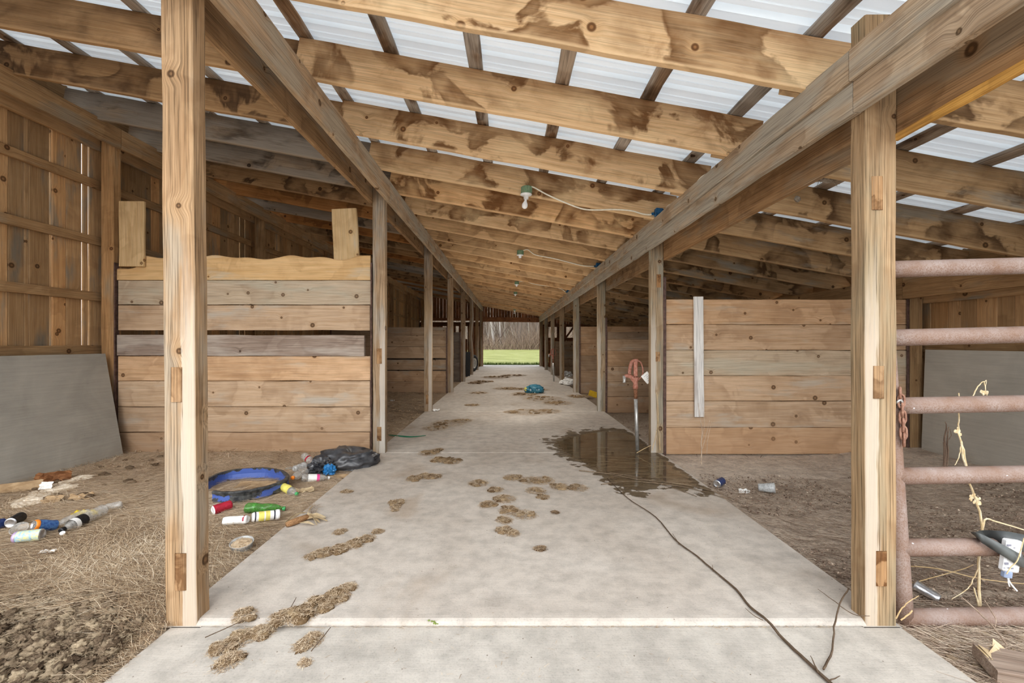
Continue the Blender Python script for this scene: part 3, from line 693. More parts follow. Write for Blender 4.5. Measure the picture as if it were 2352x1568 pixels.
# plywood sheets
def sheet(name, label, pts, th, mat):
    mb = MB(); a, b, c, d = [Vector(p) for p in pts]; nrm = (b-a).cross(d-a).normalized()*th
    n = 12; vs = []
    for side in (0,1):
        for j in range(n+1):
            for i in range(n+1):
                u, v = i/n, j/n; q = (a*(1-u)+b*u)*(1-v)+(d*(1-u)+c*u)*v
                e = .004*noise.noise((u*9, v*9, 2)); vs.append(q+nrm*side+nrm.normalized()*e*.6)
    k = (n+1)**2; fs = []
    for j in range(n):
        for i in range(n):
            p = j*(n+1)+i; fs.append((p+n+1, p+n+2, p+1, p)); fs.append((k+p, k+p+1, k+p+n+2, k+p+n+1))
    for i in range(n):
        for (p, q) in ((i, i+1), (n*(n+1)+i+1, n*(n+1)+i), ((i+1)*(n+1), i*(n+1)), (i*(n+1)+n, (i+1)*(n+1)+n)): fs.append((p, q, k+q, k+p))
    mb.add(vs, fs); tag(mb.build(name, mat, loc=a), label, 'plywood sheet', 'plywood sheets against the walls')
sheet('plywood_sheet', 'grey plywood sheet leaning on the left wall boards', [(-4.36,2.9,-.02),(-4.19,4.93,-.03),(-4.445,4.99,1.105),(-4.545,2.9,1.11)], .015, M['ply'])
sheet('plywood_sheet', 'pale grey plywood sheet on the right wall behind the gate', [(4.54,5.0,-.02),(4.54,2.7,-.02),(4.585,2.7,1.15),(4.585,5.0,1.15)], .015, M['ply_r'])
# ------------------------------------------------------------------ lamps, boxes and cables under the roof
def fixture(px, py, ri, bulb, label):
    y = RY0+RS*ri-.022; q = P(px, py, y); x = q.x; z = rb(x)+.035
    e = empty('lamp_holder', (x, y, z), label, 'light fixture', 'lamp holders along the aisle')
    mb = MB(); pr = [(.0,.035),(.046,.035),(.052,.03),(.052,-.035),(.046,-.04),(.0,-.04)]
    lathe(mb, pr, Matrix.Translation((x, y-.055, z)), 12)
    for k in range(12):
        a = 2*PI*k/12; box(mb, (x+.053*math.cos(a), y-.055+.053*math.sin(a), z), (.008,.008,.062), Matrix.Rotation(a, 3, 'Z'))
    mb.build('junction_box', M['greenbox'], parent=e, smooth=False)
    mb = MB(); lathe(mb, [(0,-.04),(.058,-.041),(.062,-.046),(.058,-.052),(.034,-.056),(.027,-.062),(.024,-.095),(.0,-.097)], Matrix.Translation((x-.005, y-.055, z)), 22)
    mb.build('socket', M['white'], parent=e, smooth=True)
    if bulb:
        mb = MB(); Mt = aim((x-.008, y-.055, z-.093), (-.16,-.05,-1))
        lathe(mb, [(.013,0),(.013,.018),(.017,.03),(.028,.052),(.031,.07),(.026,.09),(.014,.1),(0,.103)], Mt, 18)
        mb.build('bulb', M['bulb'], parent=e, smooth=True)
    return Vector((x, y, z))
fx = [fixture(1209, 440, 3, True, 'nearest white lamp holder with a bare bulb on a green box'), fixture(1195, 577, 7, False, 'second lamp holder from the front, no bulb, on a green box'),
      fixture(1187, 648, 12, False, 'third lamp holder from the front, high under the roof'), fixture(1184, 673, 15, False, 'fourth lamp holder from the front, high under the roof'),
      fixture(1182, 710, 24, True, 'farthest lamp holder with a bulb near the end wall')]
def bluebox(i, label, bx):
    y = RY0+RS*i-.05; x = bx; z = 2.535+.045
    mb = MB(); box(mb, (x, y, z), (.085,.06,.085), Matrix.Rotation(.1, 3, 'Y'), .01); box(mb, (x-.01, y-.034, z), (.06,.01,.06), None, .004); tube(mb, [(x-.05,y,z-.01),(x-.075,y,z-.015)], .014, 8); tube(mb, [(x+.01,y-.05,z-.03),(x+.01,y-.08,z-.04)], .014, 8)
    tag(mb.build('blue_junction_box', M['bluebox'], loc=(x, y, z)), label, 'junction box', 'blue junction boxes on the right beam'); return Vector((x, y, z))
bb = [bluebox(3, 'nearest blue junction box on top of the right beam', 1.555), bluebox(7, 'second blue junction box along the right beam', 1.56), bluebox(12, 'third blue junction box along the right beam', 1.56)]
def smooth_path(pts, n=6):
    pts = [Vector(p) for p in pts]; out = []
    for i in range(len(pts)-1):
        a, b, c, d = pts[max(i-1,0)], pts[i], pts[i+1], pts[min(i+2,len(pts)-1)]
        for k in range(n):
            t = k/n; out.append(.5*((2*b)+(c-a)*t+(2*a-5*b+4*c-d)*t*t+(3*b-a-3*c+d)*t**3))
    return out+[pts[-1]]
def cable(pts, label, r=.007):
    mb = MB(); tube(mb, smooth_path(pts, 5), r, 6); tag(mb.build('cable', M['cable'], loc=pts[0], smooth=True), label, 'cable', 'cream cables of the lamps')
y = RY0+RS*3-.04
cable([fx[0]+Vector((.045,-.055,.035)), P(1228,431,y-.02), P(1257,447,y), P(1300,466,y), P(1340,480,y), P(1375,482,y), P(1410,481,y), P(1450,484,y), P(1475,491,y), P(1492,493,y), bb[0]+Vector((-.075,0,-.015))], 'drooping cream cable from the nearest lamp to the first blue box', .008)
y = RY0+RS*7-.04
cable([fx[1]+Vector((.045,-.055,.03)), P(1212,573,y), P(1230,585,y), P(1270,593,y), P(1310,603,y), P(1340,610,y), bb[1]+Vector((-.07,0,-.015))], 'cream cable from the second lamp to the second blue box', .009)
y = RY0+RS*12-.04
cable([fx[2]+Vector((.045,-.055,.03)), P(1207,646,y), P(1230,653,y), P(1280,660,y), bb[2]+Vector((-.07,0,-.015))], 'faint cream cable from the third lamp to the beam', .009)
pts = []
for k in range(150):
    yy = 1.3+k*.1; i = (yy-RY0)/RS; u = i-math.floor(i)
    pts.append((XR-.048+.004*math.sin(k), yy, 2.5+.032*math.sin(PI*u)**2+.006*math.sin(k*1.7)))
cable(pts, 'long cream cable running along the top of the right beam', .008)
# mud nests
mb = MB(); y = RY0+RS*2+.0; q = P(1831, 457, RY0+RS*2+.03); blob(mb, q, (.03,.02,.03), .3, 2.5); tag(mb.build('mud_nest', M['nest'], loc=q), 'small round mud nest on a rafter over the right stalls', 'nest')
mb = MB(); q = P(1899, 409, RY0+RS*1+.085+.05)
blob(mb, q, (.075,.03,.035), .5, 3, ICO3); 
for k in range(60):
    a = q+Vector((rnd(-.07,.07), rnd(-.03,.01), rnd(-.035,.03))); tube(mb, [a, a+Vector((rnd(-.05,.05),rnd(-.02,.02),rnd(-.03,.03)))], .0016, 3, cap=False)
tag(mb.build('bird_nest', M['nest'], loc=q), 'grey straw bird nest tucked by the beam behind the right post', 'nest')
# ------------------------------------------------------------------ yard hydrants
def hydrant(px, py, label, tagged):
    b = G(px, py, 0); e = empty('yard_hydrant', b, label, 'hydrant', 'yard hydrants')
    top = b+Vector((-.022,0,.70))
    mb = MB(); tube(mb, [b, b+(top-b)*.86], .021, 14); mb.build('standpipe', M['galv'], parent=e, smooth=True)
    mb = MB(); tube(mb, [b+(top-b)*.84, top+Vector((0,0,.02))], .0215, 14); tag(mb.build('rusty_pipe', M['rust'], parent=e, smooth=True), 'rusty upper length of the pipe')
    h = top
    mb = MB(); tube(mb, [h, h+Vector((0,0,.035)), h+Vector((0,0,.04)), h+Vector((0,0,.07)), h+Vector((-.012,0,.13))], [.03,.032,.027,.026,.05], 12)
    tube(mb, smooth_path([h+Vector((-.01,0,.09)), h+Vector((-.05,-.005,.135)), h+Vector((-.10,-.01,.15)), h+Vector((-.125,-.012,.14))]), [.028]*6+[.024]*6+[.02]*7, 10)
    mb.build('pump_head', M['hydrant'], parent=e, smooth=True)
    mb = MB(); tube(mb, [h+Vector((-.128,-.012,.15)), h+Vector((-.13,-.012,.085)), h+Vector((-.13,-.012,.07))], [.019,.018,.02], 12); mb.build('spout', M['galv'], parent=e, smooth=True)
    mb = MB()
    lv = smooth_path([h+Vector((-.07,0,.14)), h+Vector((-.065,0,.22)), h+Vector((-.045,0,.30)), h+Vector((-.01,0,.325)), h+Vector((.025,0,.325))], 5)
    for a, c in zip(lv, lv[1:]): plank(mb, a, c+(c-a)*.2, (0,1,0), .04, .032, seg=1, jit=0, ch=.006)
    mb.build('lever', M['hydrant'], parent=e)
    mb = MB(); box(mb, h+Vector((.0,0,.23)), (.044,.04,.17), None, .006); box(mb, h+Vector((.0,-.02,.26)), (.02,.012,.07), None, .004); tube(mb, [h+Vector((0,0,.1)), h+Vector((0,0,.16))], .009, 8); mb.build('plunger', M['hydrant'], parent=e)
    mb = MB(); tube(mb, smooth_path([h+Vector((.01,0,.325)), h+Vector((.06,0,.30)), h+Vector((.085,0,.22)), h+Vector((.075,0,.15)), h+Vector((.03,0,.10))], 5), .008, 8); mb.build('linkage', M['hydrant'], parent=e, smooth=True)
    if tagged:
        mb = MB(); Rm = Matrix.Rotation(R(-40), 3, 'Y'); box(mb, h+Vector((.125,-.03,.13)), (.092,.002,.115), Rm, .0008)
        t = mb.build('paper_tag', M['whitepap'], parent=e); mb = MB()
        for k in range(4): box(mb, h+Vector((.125,-.0318,.13))+Rm@Vector((rnd(-.012,.012),0,.03-.02*k)), (.045+rnd(-.012,.01),.0008,.003), Rm, .0001)
        sub_build(mb, 'print', M['print'], t)
        mb = MB(); tube(mb, [h+Vector((.083,-.01,.2)), h+Vector((.1,-.025,.18)), h+Vector((.11,-.03,.165))], .0015, 4); mb.build('wire', M['galv'], parent=e)
hydrant(1464, 1034, 'near yard hydrant with faded red head and white paper tag on a galvanised pipe', True)
hydrant(1272, 876, 'small distant yard hydrant far back beside the right posts', False)
# ------------------------------------------------------------------ pipe gate
def gate():
    y = 2.075; e = empty('pipe_gate', P(2072, 1440, y), 'rusty pinkish pipe gate leaning against the right entrance post', 'gate')
    r = .0382
    rows = [((2025,619),(2352,610)), ((2030,776),(2352,768)), ((2042,932),(2352,926)), ((2054,1093),(2352,1088)), ((2064,1257),(2352,1255)), ((2072,1418),(2352,1414))]
    ends = []
    for (a, b) in rows:
        p = P(*a, y); q = P(*b, y); q2 = p+(q-p)*(2.62/(q-p).length); mb = MB(); tube(mb, [p+(q2-p)*k/12 for k in range(13)], r, 16)
        mb.build('rail', M['gate'], parent=e, smooth=True); ends.append((p, q2))
    mb = MB(); p0, p1 = P(2020, 590, y), P(2076, 1432, y); tube(mb, [p0+(p1-p0)*k/10 for k in range(11)], r*.98, 16); mb.build('hinge_stile', M['gate'], parent=e, smooth=True)
    mb = MB(); p0, p1 = ends[0][1]+Vector((0,0,.03)), ends[-1][1]-Vector((0,0,.03)); tube(mb, [p0+(p1-p0)*k/10 for k in range(11)], r*.98, 16); mb.build('end_stile', M['gate'], parent=e, smooth=True)
gate()
def chain():
    y = 2.02; e = empty('chain', P(2073, 1018, y), 'rusty chain hanging from the top of the gate stile', 'chain')
    ys = [903, 921, 940, 958, 976, 994, 1009]; xs = [2067, 2070, 2072, 2073, 2074, 2075, 2076]
    for i, (a, b) in enumerate(zip(xs, ys)):
        mb = MB(); c = P(a, b, y); n = 14; L = .03 if i else .026; w = .014; pts = []
        for k in range(n+1):
            t = 2*PI*k/n; u, v = w*math.cos(t), (L-.0+.0)*math.sin(t)*.8+(.006 if math.sin(t) > 0 else -.006)
            pts.append(c+(Vector((u, 0, v)) if i % 2 else Vector((u*.55, u*.8, v))))
        tube(mb, pts, .0052, 7, cap=False); mb.build('link', M['chain'], parent=e, smooth=True)
    mb = MB(); tube(mb, smooth_path([P(2056,930,y+.04), P(2060,924,y-.0), P(2068,918,y-.005), P(2072,926,y), P(2062,932,y+.01)]), .005, 6); tag(mb.build('wire_tie', M['galv'], parent=e, smooth=True), 'bright wire tie')
chain()
def ribbon(mb, pts, wds, th=.004, n=5):
    c = smooth_path(pts, n); k = len(c); vs = []
    for i, p in enumerate(c):
        f = i/(k-1)*(len(wds)-1); j = min(int(f), len(wds)-2); w = wds[j].lerp(wds[j+1], f-j)
        d = (c[min(i+1,k-1)]-c[max(i-1,0)]).normalized(); nr = d.cross(w).normalized()*th
        vs += [p-w, p+w, p+w+nr, p-w+nr]
    fs = []
    for i in range(k-1):
        for j in range(4): fs.append((i*4+j, i*4+(j+1)%4, (i+1)*4+(j+1)%4, (i+1)*4+j))
    mb.add(vs, fs+[(3,2,1,0), tuple((k-1)*4+j for j in range(4))])
def strap():
    y = 2.0; V = Vector
    mb = MB(); ribbon(mb, [P(2243,1231,2.10), P(2248,1233,2.04), P(2262,1240,2.02), P(2290,1256,1.995), P(2318,1272,1.985), P(2338,1284,1.99), P(2350,1288,2.01)], [V((-.004,.02,.012)), V((-.006,.005,.022)), V((-.012,0,.03)), V((-.012,0,.034)), V((-.006,0,.03))])
    ribbon(mb, [P(2243,1232,2.10), P(2262,1230,2.11), P(2300,1235,2.05), P(2335,1243,2.03), P(2360,1250,2.03)], [V((0,.02,.004)), V((0,.014,.022)), V((0,.01,.034)), V((0,.004,.04))])
    tag(mb.build('rubber_strap', M['strap'], loc=P(2290,1256,1.995), smooth=True), 'twisted grey rubber strap wrapped around the second gate rail from the bottom', 'strap')
    e = empty('plug_timer', P(2312,1320,2.0), 'white plug-in electrical box held on the gate by the grey strap', 'electrical box')
    a, b = P(2326,1238,2.012), P(2315,1312,2.004); d = (a-b).normalized(); Rm = d.to_track_quat('Z','Y').to_matrix()
    mb = MB(); box(mb, (a+b)/2, (.072,.03,(a-b).length), Matrix.Rotation(R(8), 3, 'Y'), .012); c = mb.build('box_body', M['white'], parent=e)
    mb = MB()
    for (px, py, w, h) in ((2318,1252,10,6),(2330,1258,4,3),(2312,1294,9,8),(2307,1304,3,3),(2317,1304,4,4),(2325,1305,6,5)):
        q = P(px, py, 1.987); box(mb, q, (w*.0019,.0015,h*.0012), None, .0004)
    sub_build(mb, 'print', M['print'], c)
    mb = MB(); q = P(2312,1318,2.004); box(mb, q, (.036,.022,.03), Matrix.Rotation(R(8), 3, 'Y'), .004); mb.build('plug', M['pgrey'], parent=e)
    mb = MB(); tube(mb, smooth_path([P(2314,1326,2.0), P(2320,1338,1.99), P(2328,1348,1.99), P(2336,1357,1.985)]), .0035, 6); tube(mb, smooth_path([P(2318,1326,2.0), P(2316,1336,1.99), P(2319,1347,1.98)]), .0025, 6); mb.build('cord', M['whitepap'], parent=e)
    mb = MB(); tube(mb, smooth_path([P(2352,1235,1.98), P(2345,1262,1.975), P(2336,1288,1.97), P(2322,1302,1.975), P(2312,1318,1.975)], 5), .0022, 5)
    tag(mb.build('twine', M['weed'], loc=P(2336,1288,1.97)), 'thin pale twine hanging over the white box on the gate', 'twine')
strap()
# ------------------------------------------------------------------ puddle
def puddle():
    px = [(1253,1012),(1272,1003),(1305,994),(1345,986),(1385,983),(1430,985),(1462,990),(1482,1000),(1500,1012),(1530,1030),(1560,1060),(1600,1090),(1645,1128),(1618,1134),(1572,1128),(1530,1112),(1500,1128),(1450,1140),(1400,1112),(1370,1086),(1345,1076),(1310,1058),(1272,1036)]
    pts = [G(a, b, .0025) for a, b in px]; pts = [Vector((min(p.x, 1.685), p.y, .0025)) for p in pts]; pts = smooth_path(pts+[pts[0]], 4)[:-1]
    c = sum(pts, Vector())/len(pts); mb = MB(); k = len(pts); vs = []; t = []
    rings = [1.16, .93, .75, .58, .4, .2]
    for i, r in enumerate(rings):
        for p in pts: q = c+(p-c)*r; vs.append((min(q.x, 1.688), q.y, .0025)); t.append([0.0,.35,.7,.9,1,1][i])
    vs.append(c); t.append(1.0); fs = []
    for i in range(len(rings)-1):
        for j in range(k): fs.append((i*k+j, i*k+(j+1)%k, (i+1)*k+(j+1)%k, (i+1)*k+j))
    o = (len(rings)-1)*k; fs += [(o+j, o+(j+1)%k, len(vs)-1) for j in range(k)]
    mb.add(vs, fs, t); tag(mb.build('puddle', M['wet'], loc=c), 'shallow brown puddle on the concrete around the yard hydrant', 'puddle', kind='stuff')
puddle()
# ------------------------------------------------------------------ straw and dirt
def blade(mb, x, y, z, L, w, a, t, lift=.0, curl=.2):
    d = Vector((math.cos(a), math.sin(a), lift)); n = Vector((-d.y, d.x, 0))*w*.5; c = curl*L*rnd(-1,1)
    p0 = Vector((x, y, z)); p1 = p0+d*L*.5+n.normalized()*c*.5+Vector((0,0,L*.04)); p2 = p0+d*L+n.normalized()*c
    vs = [p0-n, p0+n, p1-n, p1+n, p2-n*.6, p2+n*.6]
    mb.add(vs, [(0,1,3,2),(2,3,5,4)], t)
LEFTTH = -1.52
mb = MB()
for i in range(62000):
    y = 1.35+(abs(random.gauss(0,1))*1.25 if random.random() < .7 else rnd(0, 3.7)); 
    if y > 5.0: y = rnd(1.4, 5)
    x = rnd(max(-4.5, -1.25*y-.2), LEFTTH+.02); z = gz(x, y)+rnd(.0,.018); s = (.55+.15*y)
    n = noise.noise((x*1.6, y*1.6, 8)); a = 2.5*noise.noise((x*.9,y*.9,3))+rnd(-.8,.8)+(PI if random.random() < .5 else 0)
    L = rnd(.02,.09)*s if random.random() < .8 else rnd(.1,.28)
    if x+math.cos(a)*L > LEFTTH+.05: continue
    blade(mb, x, y, z, L, rnd(.0008,.0024)*s, a, min(1,max(0, random.betavariate(1.5,1.8)+.3*n)), rnd(-.03,.08), .3)
for i in range(7000):
    y = rnd(5, 14); x = rnd(-4.3, LEFTTH); a = rnd(0, 2*PI); blade(mb, x, y, gz(x,y)+rnd(.003,.02), rnd(.06,.2), .007, a, random.betavariate(2,3)*.75, .02)
tag(mb.build('straw_bedding', M['straw'], loc=(-2.5,3,0)), 'loose trampled straw covering the left side floor', 'straw', kind='stuff')
mb = MB()
for i in range(24000):
    y = 1.2+(abs(random.gauss(0,1))*1.4 if random.random() < .7 else rnd(0, 3.8)); 
    if y > 5.0: y = rnd(1.4, 5)
    x = rnd(1.72, min(4.5, 1.2*y+.3) if y > 1.5 else 2.2); z = gz(x, y)+rnd(0,.014); s = .55+.15*y; a = -.55+rnd(-.7,.7)+(PI if random.random() < .5 else 0)
    if y > 4.2 and x < 3.0 and random.random() < .8: continue
    L = rnd(.015,.06)*s if random.random() < .85 else rnd(.1,.3)
    if x+math.cos(a)*L < 1.7: continue
    front = y < 2.1
    blade(mb, x, y, z, L, rnd(.0014,.004)*s, a, min(1, random.betavariate(2,2.4)+(.25 if front else 0)), rnd(-.02,.08), .3)
for i in range(2500):
    y = rnd(5.1, 12); x = rnd(1.75, 4.3); blade(mb, x, y, gz(x,y)+.006, rnd(.06,.2), .007, rnd(0,6.3), random.betavariate(2,3)*.6, .02)
for i in range(5200):   # dead leaves and flakes
    y = rnd(2.2, 4.3); x = rnd(1.75, min(4.4, 1.15*y)); r = rnd(.004,.012)*(.5+y*.15); z = gz(x,y)+rnd(.002,.014); a = rnd(0,6.3)
    if noise.noise((x*1.5,y*1.5,2)) < -.15: continue
    vs = [(x+r*math.cos(a+k*1.26)*rnd(.6,1), y+r*math.sin(a+k*1.26)*rnd(.5,1), z+rnd(0,.011)) for k in range(5)]; mb.add(vs, [(0,1,2,3,4)], random.betavariate(1.3,3.2))
tag(mb.build('plant_debris', M['twig'], loc=(2.5,3,0)), 'dark stalks, leaves and debris strewn over the right side dirt', 'debris', kind='stuff')
mb = MB()   # dried dung lumps lower left
for i in range(2300):
    py_ = 1440+abs(random.gauss(0, 80)) if random.random() < .9 else rnd(1380, 1440); px_ = rnd(-120, 330-.9*(py_-1440)) if py_ > 1440 else rnd(-100, 260)
    q = G(px_, py_, -.03)
    if q.x > -1.56 or q.y < 1.2: continue
    r = rnd(.004,.012) if random.random() < .72 else rnd(.012,.024)
    blob(mb, (q.x, q.y, gz(q.x,q.y)+r*.4+rnd(0,.03)*max(0,min(1,(py_-1430)/60))), (r*rnd(.8,1.4), r*rnd(.8,1.3), r*rnd(.6,.9)), .85, 2.6 if r < .014 else 2.9, ICO2 if r < .014 else ICO3, random.betavariate(1.6,1.6), rnd(0,6))
for i in range(34):
    x = rnd(-4.0, -3.0); y = rnd(3.5, 4.9); r = rnd(.012,.035); blob(mb, (x, y, gz(x,y)+r*.3), (r*1.3, r, r*.6), .4, 1.5, ICO1, rnd(0,.35))
for i in range(4200):
    py_ = 1450+abs(random.gauss(0, 75)); px_ = rnd(-120, 340-.9*(py_-1440)); q = G(px_, py_, -.02)
    if q.x > -1.56 or q.y < 1.2: continue
    blade(mb, q.x, q.y, gz(q.x,q.y)+rnd(.005,.045), rnd(.008,.045), rnd(.0008,.002), rnd(0,6.3), random.betavariate(1.5,1.5), rnd(-.2,.2), .3)
tag(mb.build('dried_dung', M['dung'], loc=(-2,1.7,0), smooth=True), 'heap of crumbly dried dung lumps in the lower left corner', 'dung', kind='stuff')
# ------------------------------------------------------------------ clumps of straw and dung on the concrete
def clump(spots, label, z0=0.0, hgt=.028, dens=1.0, dark=0.0, zoomed=True, lumps=1.0):
    pts = []
    for (a, b, r) in spots:
        if zoomed: a, b, r = 440+a/2.352, 1050+b/2.352, r/2.352
        q = G(a, b, z0); pts.append((q, r*q.y/F))
    c = sum((p for p, r in pts), Vector())/len(pts); mb = MB()
    for (q, r) in pts:
        zb = 0.0 if q.y > 2.02 else -.024
        nb = max(2, int(9*dens*min(1, r/.09)))
        nb = int(nb*2.2*lumps)
        for k in range(nb):
            a, d = rnd(0, 6.3), r*math.sqrt(rnd(0,1))*.8; s = rnd(.010,.034)*min(1.5, .7+q.y*.1); s = min(s, r*.45); h = min(hgt, s*1.0)*rnd(.5,1)*(1-.5*d/r)
            blob(mb, (q.x+d*math.cos(a), q.y+d*math.sin(a)*1.1, zb+h*.2), (s*rnd(.8,1.4), s*rnd(.8,1.3), h), .55, 2.4, ICO2, max(0, rnd(.15,.75)-dark), rnd(0,6), flat=.25, m=1)
            lx, ly = q.x+d*math.cos(a), q.y+d*math.sin(a)*1.1
            for j in range(int(50*dens) if q.y < 4.5 else 14):
                b_, f_ = rnd(0, 6.3), math.sqrt(rnd(0,1)); t = rnd(0, 6.3); L = rnd(.006,.028)*(1+q.y*.1)
                blade(mb, lx+s*1.1*f_*math.cos(b_)-math.cos(t)*L/2, ly+s*1.1*f_*math.sin(b_)-math.sin(t)*L/2, zb+h*.25+h*1.12*math.sqrt(max(0,1-f_*f_)), L, rnd(.0007,.0015)*(1+q.y*.15), t, max(0, random.betavariate(1.5,2)-dark), rnd(-.15,.15), .35)
        for k in range(int(5200*r*dens)+16):
            a, d = rnd(0, 6.3), r*math.sqrt(rnd(0,1))*(1.0+.35*noise.noise((q.x*30+math.cos(rnd(0,.1)), k*.02, 0))); t = rnd(0, 6.3); L = rnd(.005,.03)*(1+q.y*.1)
            x_, y_ = q.x+d*math.cos(a)-math.cos(t)*L/2, q.y+d*math.sin(a)*1.15-math.sin(t)*L/2
            blade(mb, x_, y_, zb+.0015+rnd(0, hgt*.62)*max(.04, 1-d/r), L, rnd(.0007,.0016)*(1+q.y*.18), t, max(0, random.betavariate(1.5,2.2)-dark), rnd(-.06,.07), .35)
    tag(mb.build('straw_clump', [M['straw'], M['lump']], loc=(c.x, c.y, 0), smooth=True), label, 'straw clump', 'clumps of straw and dung on the concrete')
clump([(200,1070,75),(170,1000,70),(280,945,75),(390,915,65),(490,870,70),(590,850,85),(690,800,85),(790,750,75),(845,705,45),(650,960,60),(600,985,50),(285,860,60)], 'largest straw and dung clump, lying across the step beside the left post', hgt=.04)
clump([(650,535,40),(720,520,48),(800,495,50),(880,470,50),(950,440,42),(1005,403,30)], 'long slanting straw and dung clump on the concrete left of centre', hgt=.035)
clump([(800,405,32)], 'small oval straw clump between the corn cob and the long clump')
clump([(833,185,22),(845,187,22)], 'small round straw clump by the edge right of the bottles')
clump([(1105,245,40),(1102,268,26),(1100,285,18)], 'small dark straw clump in the left middle of the aisle')
clump([(1200,118,40),(1260,103,50),(1310,105,40)], 'wide flat straw clump left of the middle beyond the small dark one')
clump([(1550,140,55),(1640,175,45),(1690,225,60),(1600,255,50),(1720,290,60),(1800,310,60),(1690,340,45)], 'large flat straw scatter spread around the middle of the aisle', hgt=.02, lumps=.45)
clump([(1690,395,45),(1735,415,35)], 'straw clump just in front of the large middle scatter')
clump([(1740,110,55),(1830,125,60),(1900,125,65),(1860,180,55),(1990,160,55),(2090,165,50),(1900,215,35)], 'large straw scatter at the left edge of the puddle', hgt=.02, lumps=.45)
clump([(1885,495,30)], 'small reddish straw clump alone in the middle of the near slab', dark=.15)
clump([(612,1080,30)], 'smallest straw wisp at the bottom in front of the largest clump', dens=.6)
clump([(1965,298,18)], 'tiny dark dung speck right of the large middle scatter', dark=.25)
clump([(1340,15,50),(1400,20,60)], 'straw clump beyond the second joint left of the middle')
clump([(1000,983,30),(1030,972,40),(1060,966,25)], 'straw clump beside a pale scrap near the left second post', zoomed=False, hgt=.02, lumps=.45)
clump([(985,1040,25),(1005,1033,15)], 'small straw clump on the joint near the left second post', zoomed=False, hgt=.02, lumps=.45)
clump([(1215,946,45),(1260,944,30),(1175,946,20)], 'thin line of straw along the third joint', zoomed=False, hgt=.02, lumps=.45)
clump([(1205,905,35),(1245,915,45),(1280,925,35),(1330,910,30),(1230,895,30)], 'wide straw litter around the teal bag', zoomed=False, hgt=.03, dark=0)
clump([(1160,892,28),(1185,893,25)], 'dark straw patch to the left of the teal bag', zoomed=False, hgt=.03, dark=0)
clump([(1140,866,35),(1180,862,30),(1110,876,25),(1090,880,20)], 'big dark dung patch far back in the aisle', zoomed=False, hgt=.05, dark=.2)
clump([(1100,902,22)], 'straw patch on the far left of the aisle by the fourth post', zoomed=False, hgt=.02, lumps=.45)
clump([(1085,930,18)], 'straw patch near the left third post', zoomed=False, hgt=.02, lumps=.45)
mb = MB()
for i in range(520):
    a, b = random.choice([(rnd(500,1900), 1427+rnd(-3,3)), (rnd(500,1700), rnd(1050,1420)), (rnd(950,1500), rnd(900,1060)), (rnd(400,1700), rnd(1440,1560))]) if i > 260 else (rnd(480,1985), 1427+rnd(-1.5,2.5))
    q = G(a, b, 0.0); zb = 0.002 if q.y > 2.02 else -.022
    if abs(q.x) > 1.48: continue
    blade(mb, q.x, q.y, zb, rnd(.006,.03), rnd(.0008,.0016), rnd(-.4,.4) if i < 260 else rnd(0,6.3), rnd(.1,.8), .02, .3)
tag(mb.build('straw_bits', M['straw'], loc=(0,2,0)), 'scattered wisps of straw over the concrete', 'straw', kind='stuff')
# ------------------------------------------------------------------ sticks and weeds
def stalk(name, label, cat, paths, mat, group=None, t=(.2,.7)):
    mb = MB()
    for (pts, r0, r1) in paths:
        c = smooth_path(pts, 4); k = len(c); rs = [r0+(r1-r0)*i/(k-1) for i in range(k)]
        c = [p+Vector((rnd(-1,1), rnd(-1,1), 0))*r0*.5 for p in c]
        tube(mb, c, rs, 6, t=[rnd(*t) for _ in range(k*6)])
    tag(mb.build(name, mat, loc=paths[0][0][0]), label, cat, group)
g = lambda a, b, z=.008: G(a, b, z)
main = [g(1395,1098,.006), g(1440,1142), g(1505,1186), g(1552,1240), g(1600,1276), g(1642,1312), g(1690,1352), g(1722,1392), g(1762,1424), g(1800,1468,-.014), g(1850,1515,-.014), g(1912,1572,-.014)]
br = [([g(1560,1250), g(1545,1225,.03)], .002, .001), ([g(1638,1312), g(1636,1297,.03)], .002, .001), ([g(1752,1424), g(1730,1412,.02), g(1712,1396,.03)], .002, .001), ([g(1880,1545,-.01), g(1868,1520,.01), g(1862,1505,.02)], .003, .001), ([g(1905,1562,-.01), g(1930,1552,.0)], .003, .001)]
stalk('stick', 'long thin dark stick lying diagonally across the right of the concrete', 'stick', [(main, .0028, .0065)]+br, M['stick'], 'sticks on the concrete', (.2,.5))
stalk('stick', 'forked dark twig curving from the long stick up to the right entrance post', 'stick', [([g(1892,1536,-.012), g(1912,1492,-.01), g(1916,1440,.012), g(1930,1385,.04), g(1950,1352,.08)], .0042, .003), ([g(1928,1388,.04), g(1905,1372,.05), g(1878,1352,.06)], .0022, .001), ([g(1928,1390,.04), g(1960,1410,.02), g(1985,1414,.02), g(2020,1412,.02)], .002, .0012)], M['stick'], 'sticks on the concrete', (.2,.6))
stalk('stick', 'bundle of pale thin vine stems washed along the front of the puddle', 'stick', [([g(1330,1080), g(1400,1088), g(1460,1100), g(1540,1108), g(1600,1118), g(1660,1135)], .004, .003), ([g(1380,1112), g(1450,1105), g(1530,1112), g(1590,1122), g(1680,1148)], .0035, .003), ([g(1400,1085), g(1470,1098), g(1560,1125), g(1600,1140)], .003, .002), ([g(1410,1095), g(1440,1090), g(1500,1104)], .003, .002)], M['stick'], 'sticks on the concrete', (.35,1))
for i, (a, b, c2, d, lab) in enumerate([(472,1463,560,1424,'short dark twig at the left end of the largest straw clump'), (655,1418,680,1372,'short dark twig poking up from the middle of the largest straw clump'), (715,1495,760,1440,'short dark twig at the right of the bottom straw lump')]):
    stalk('twig', lab, 'twig', [([G(a,b,-.01), G((a+c2)/2,(b+d)/2,.02), G(c2,d,.035)], .0022, .0014)], M['stick'], 'short twigs in the straw', (.1,.4))
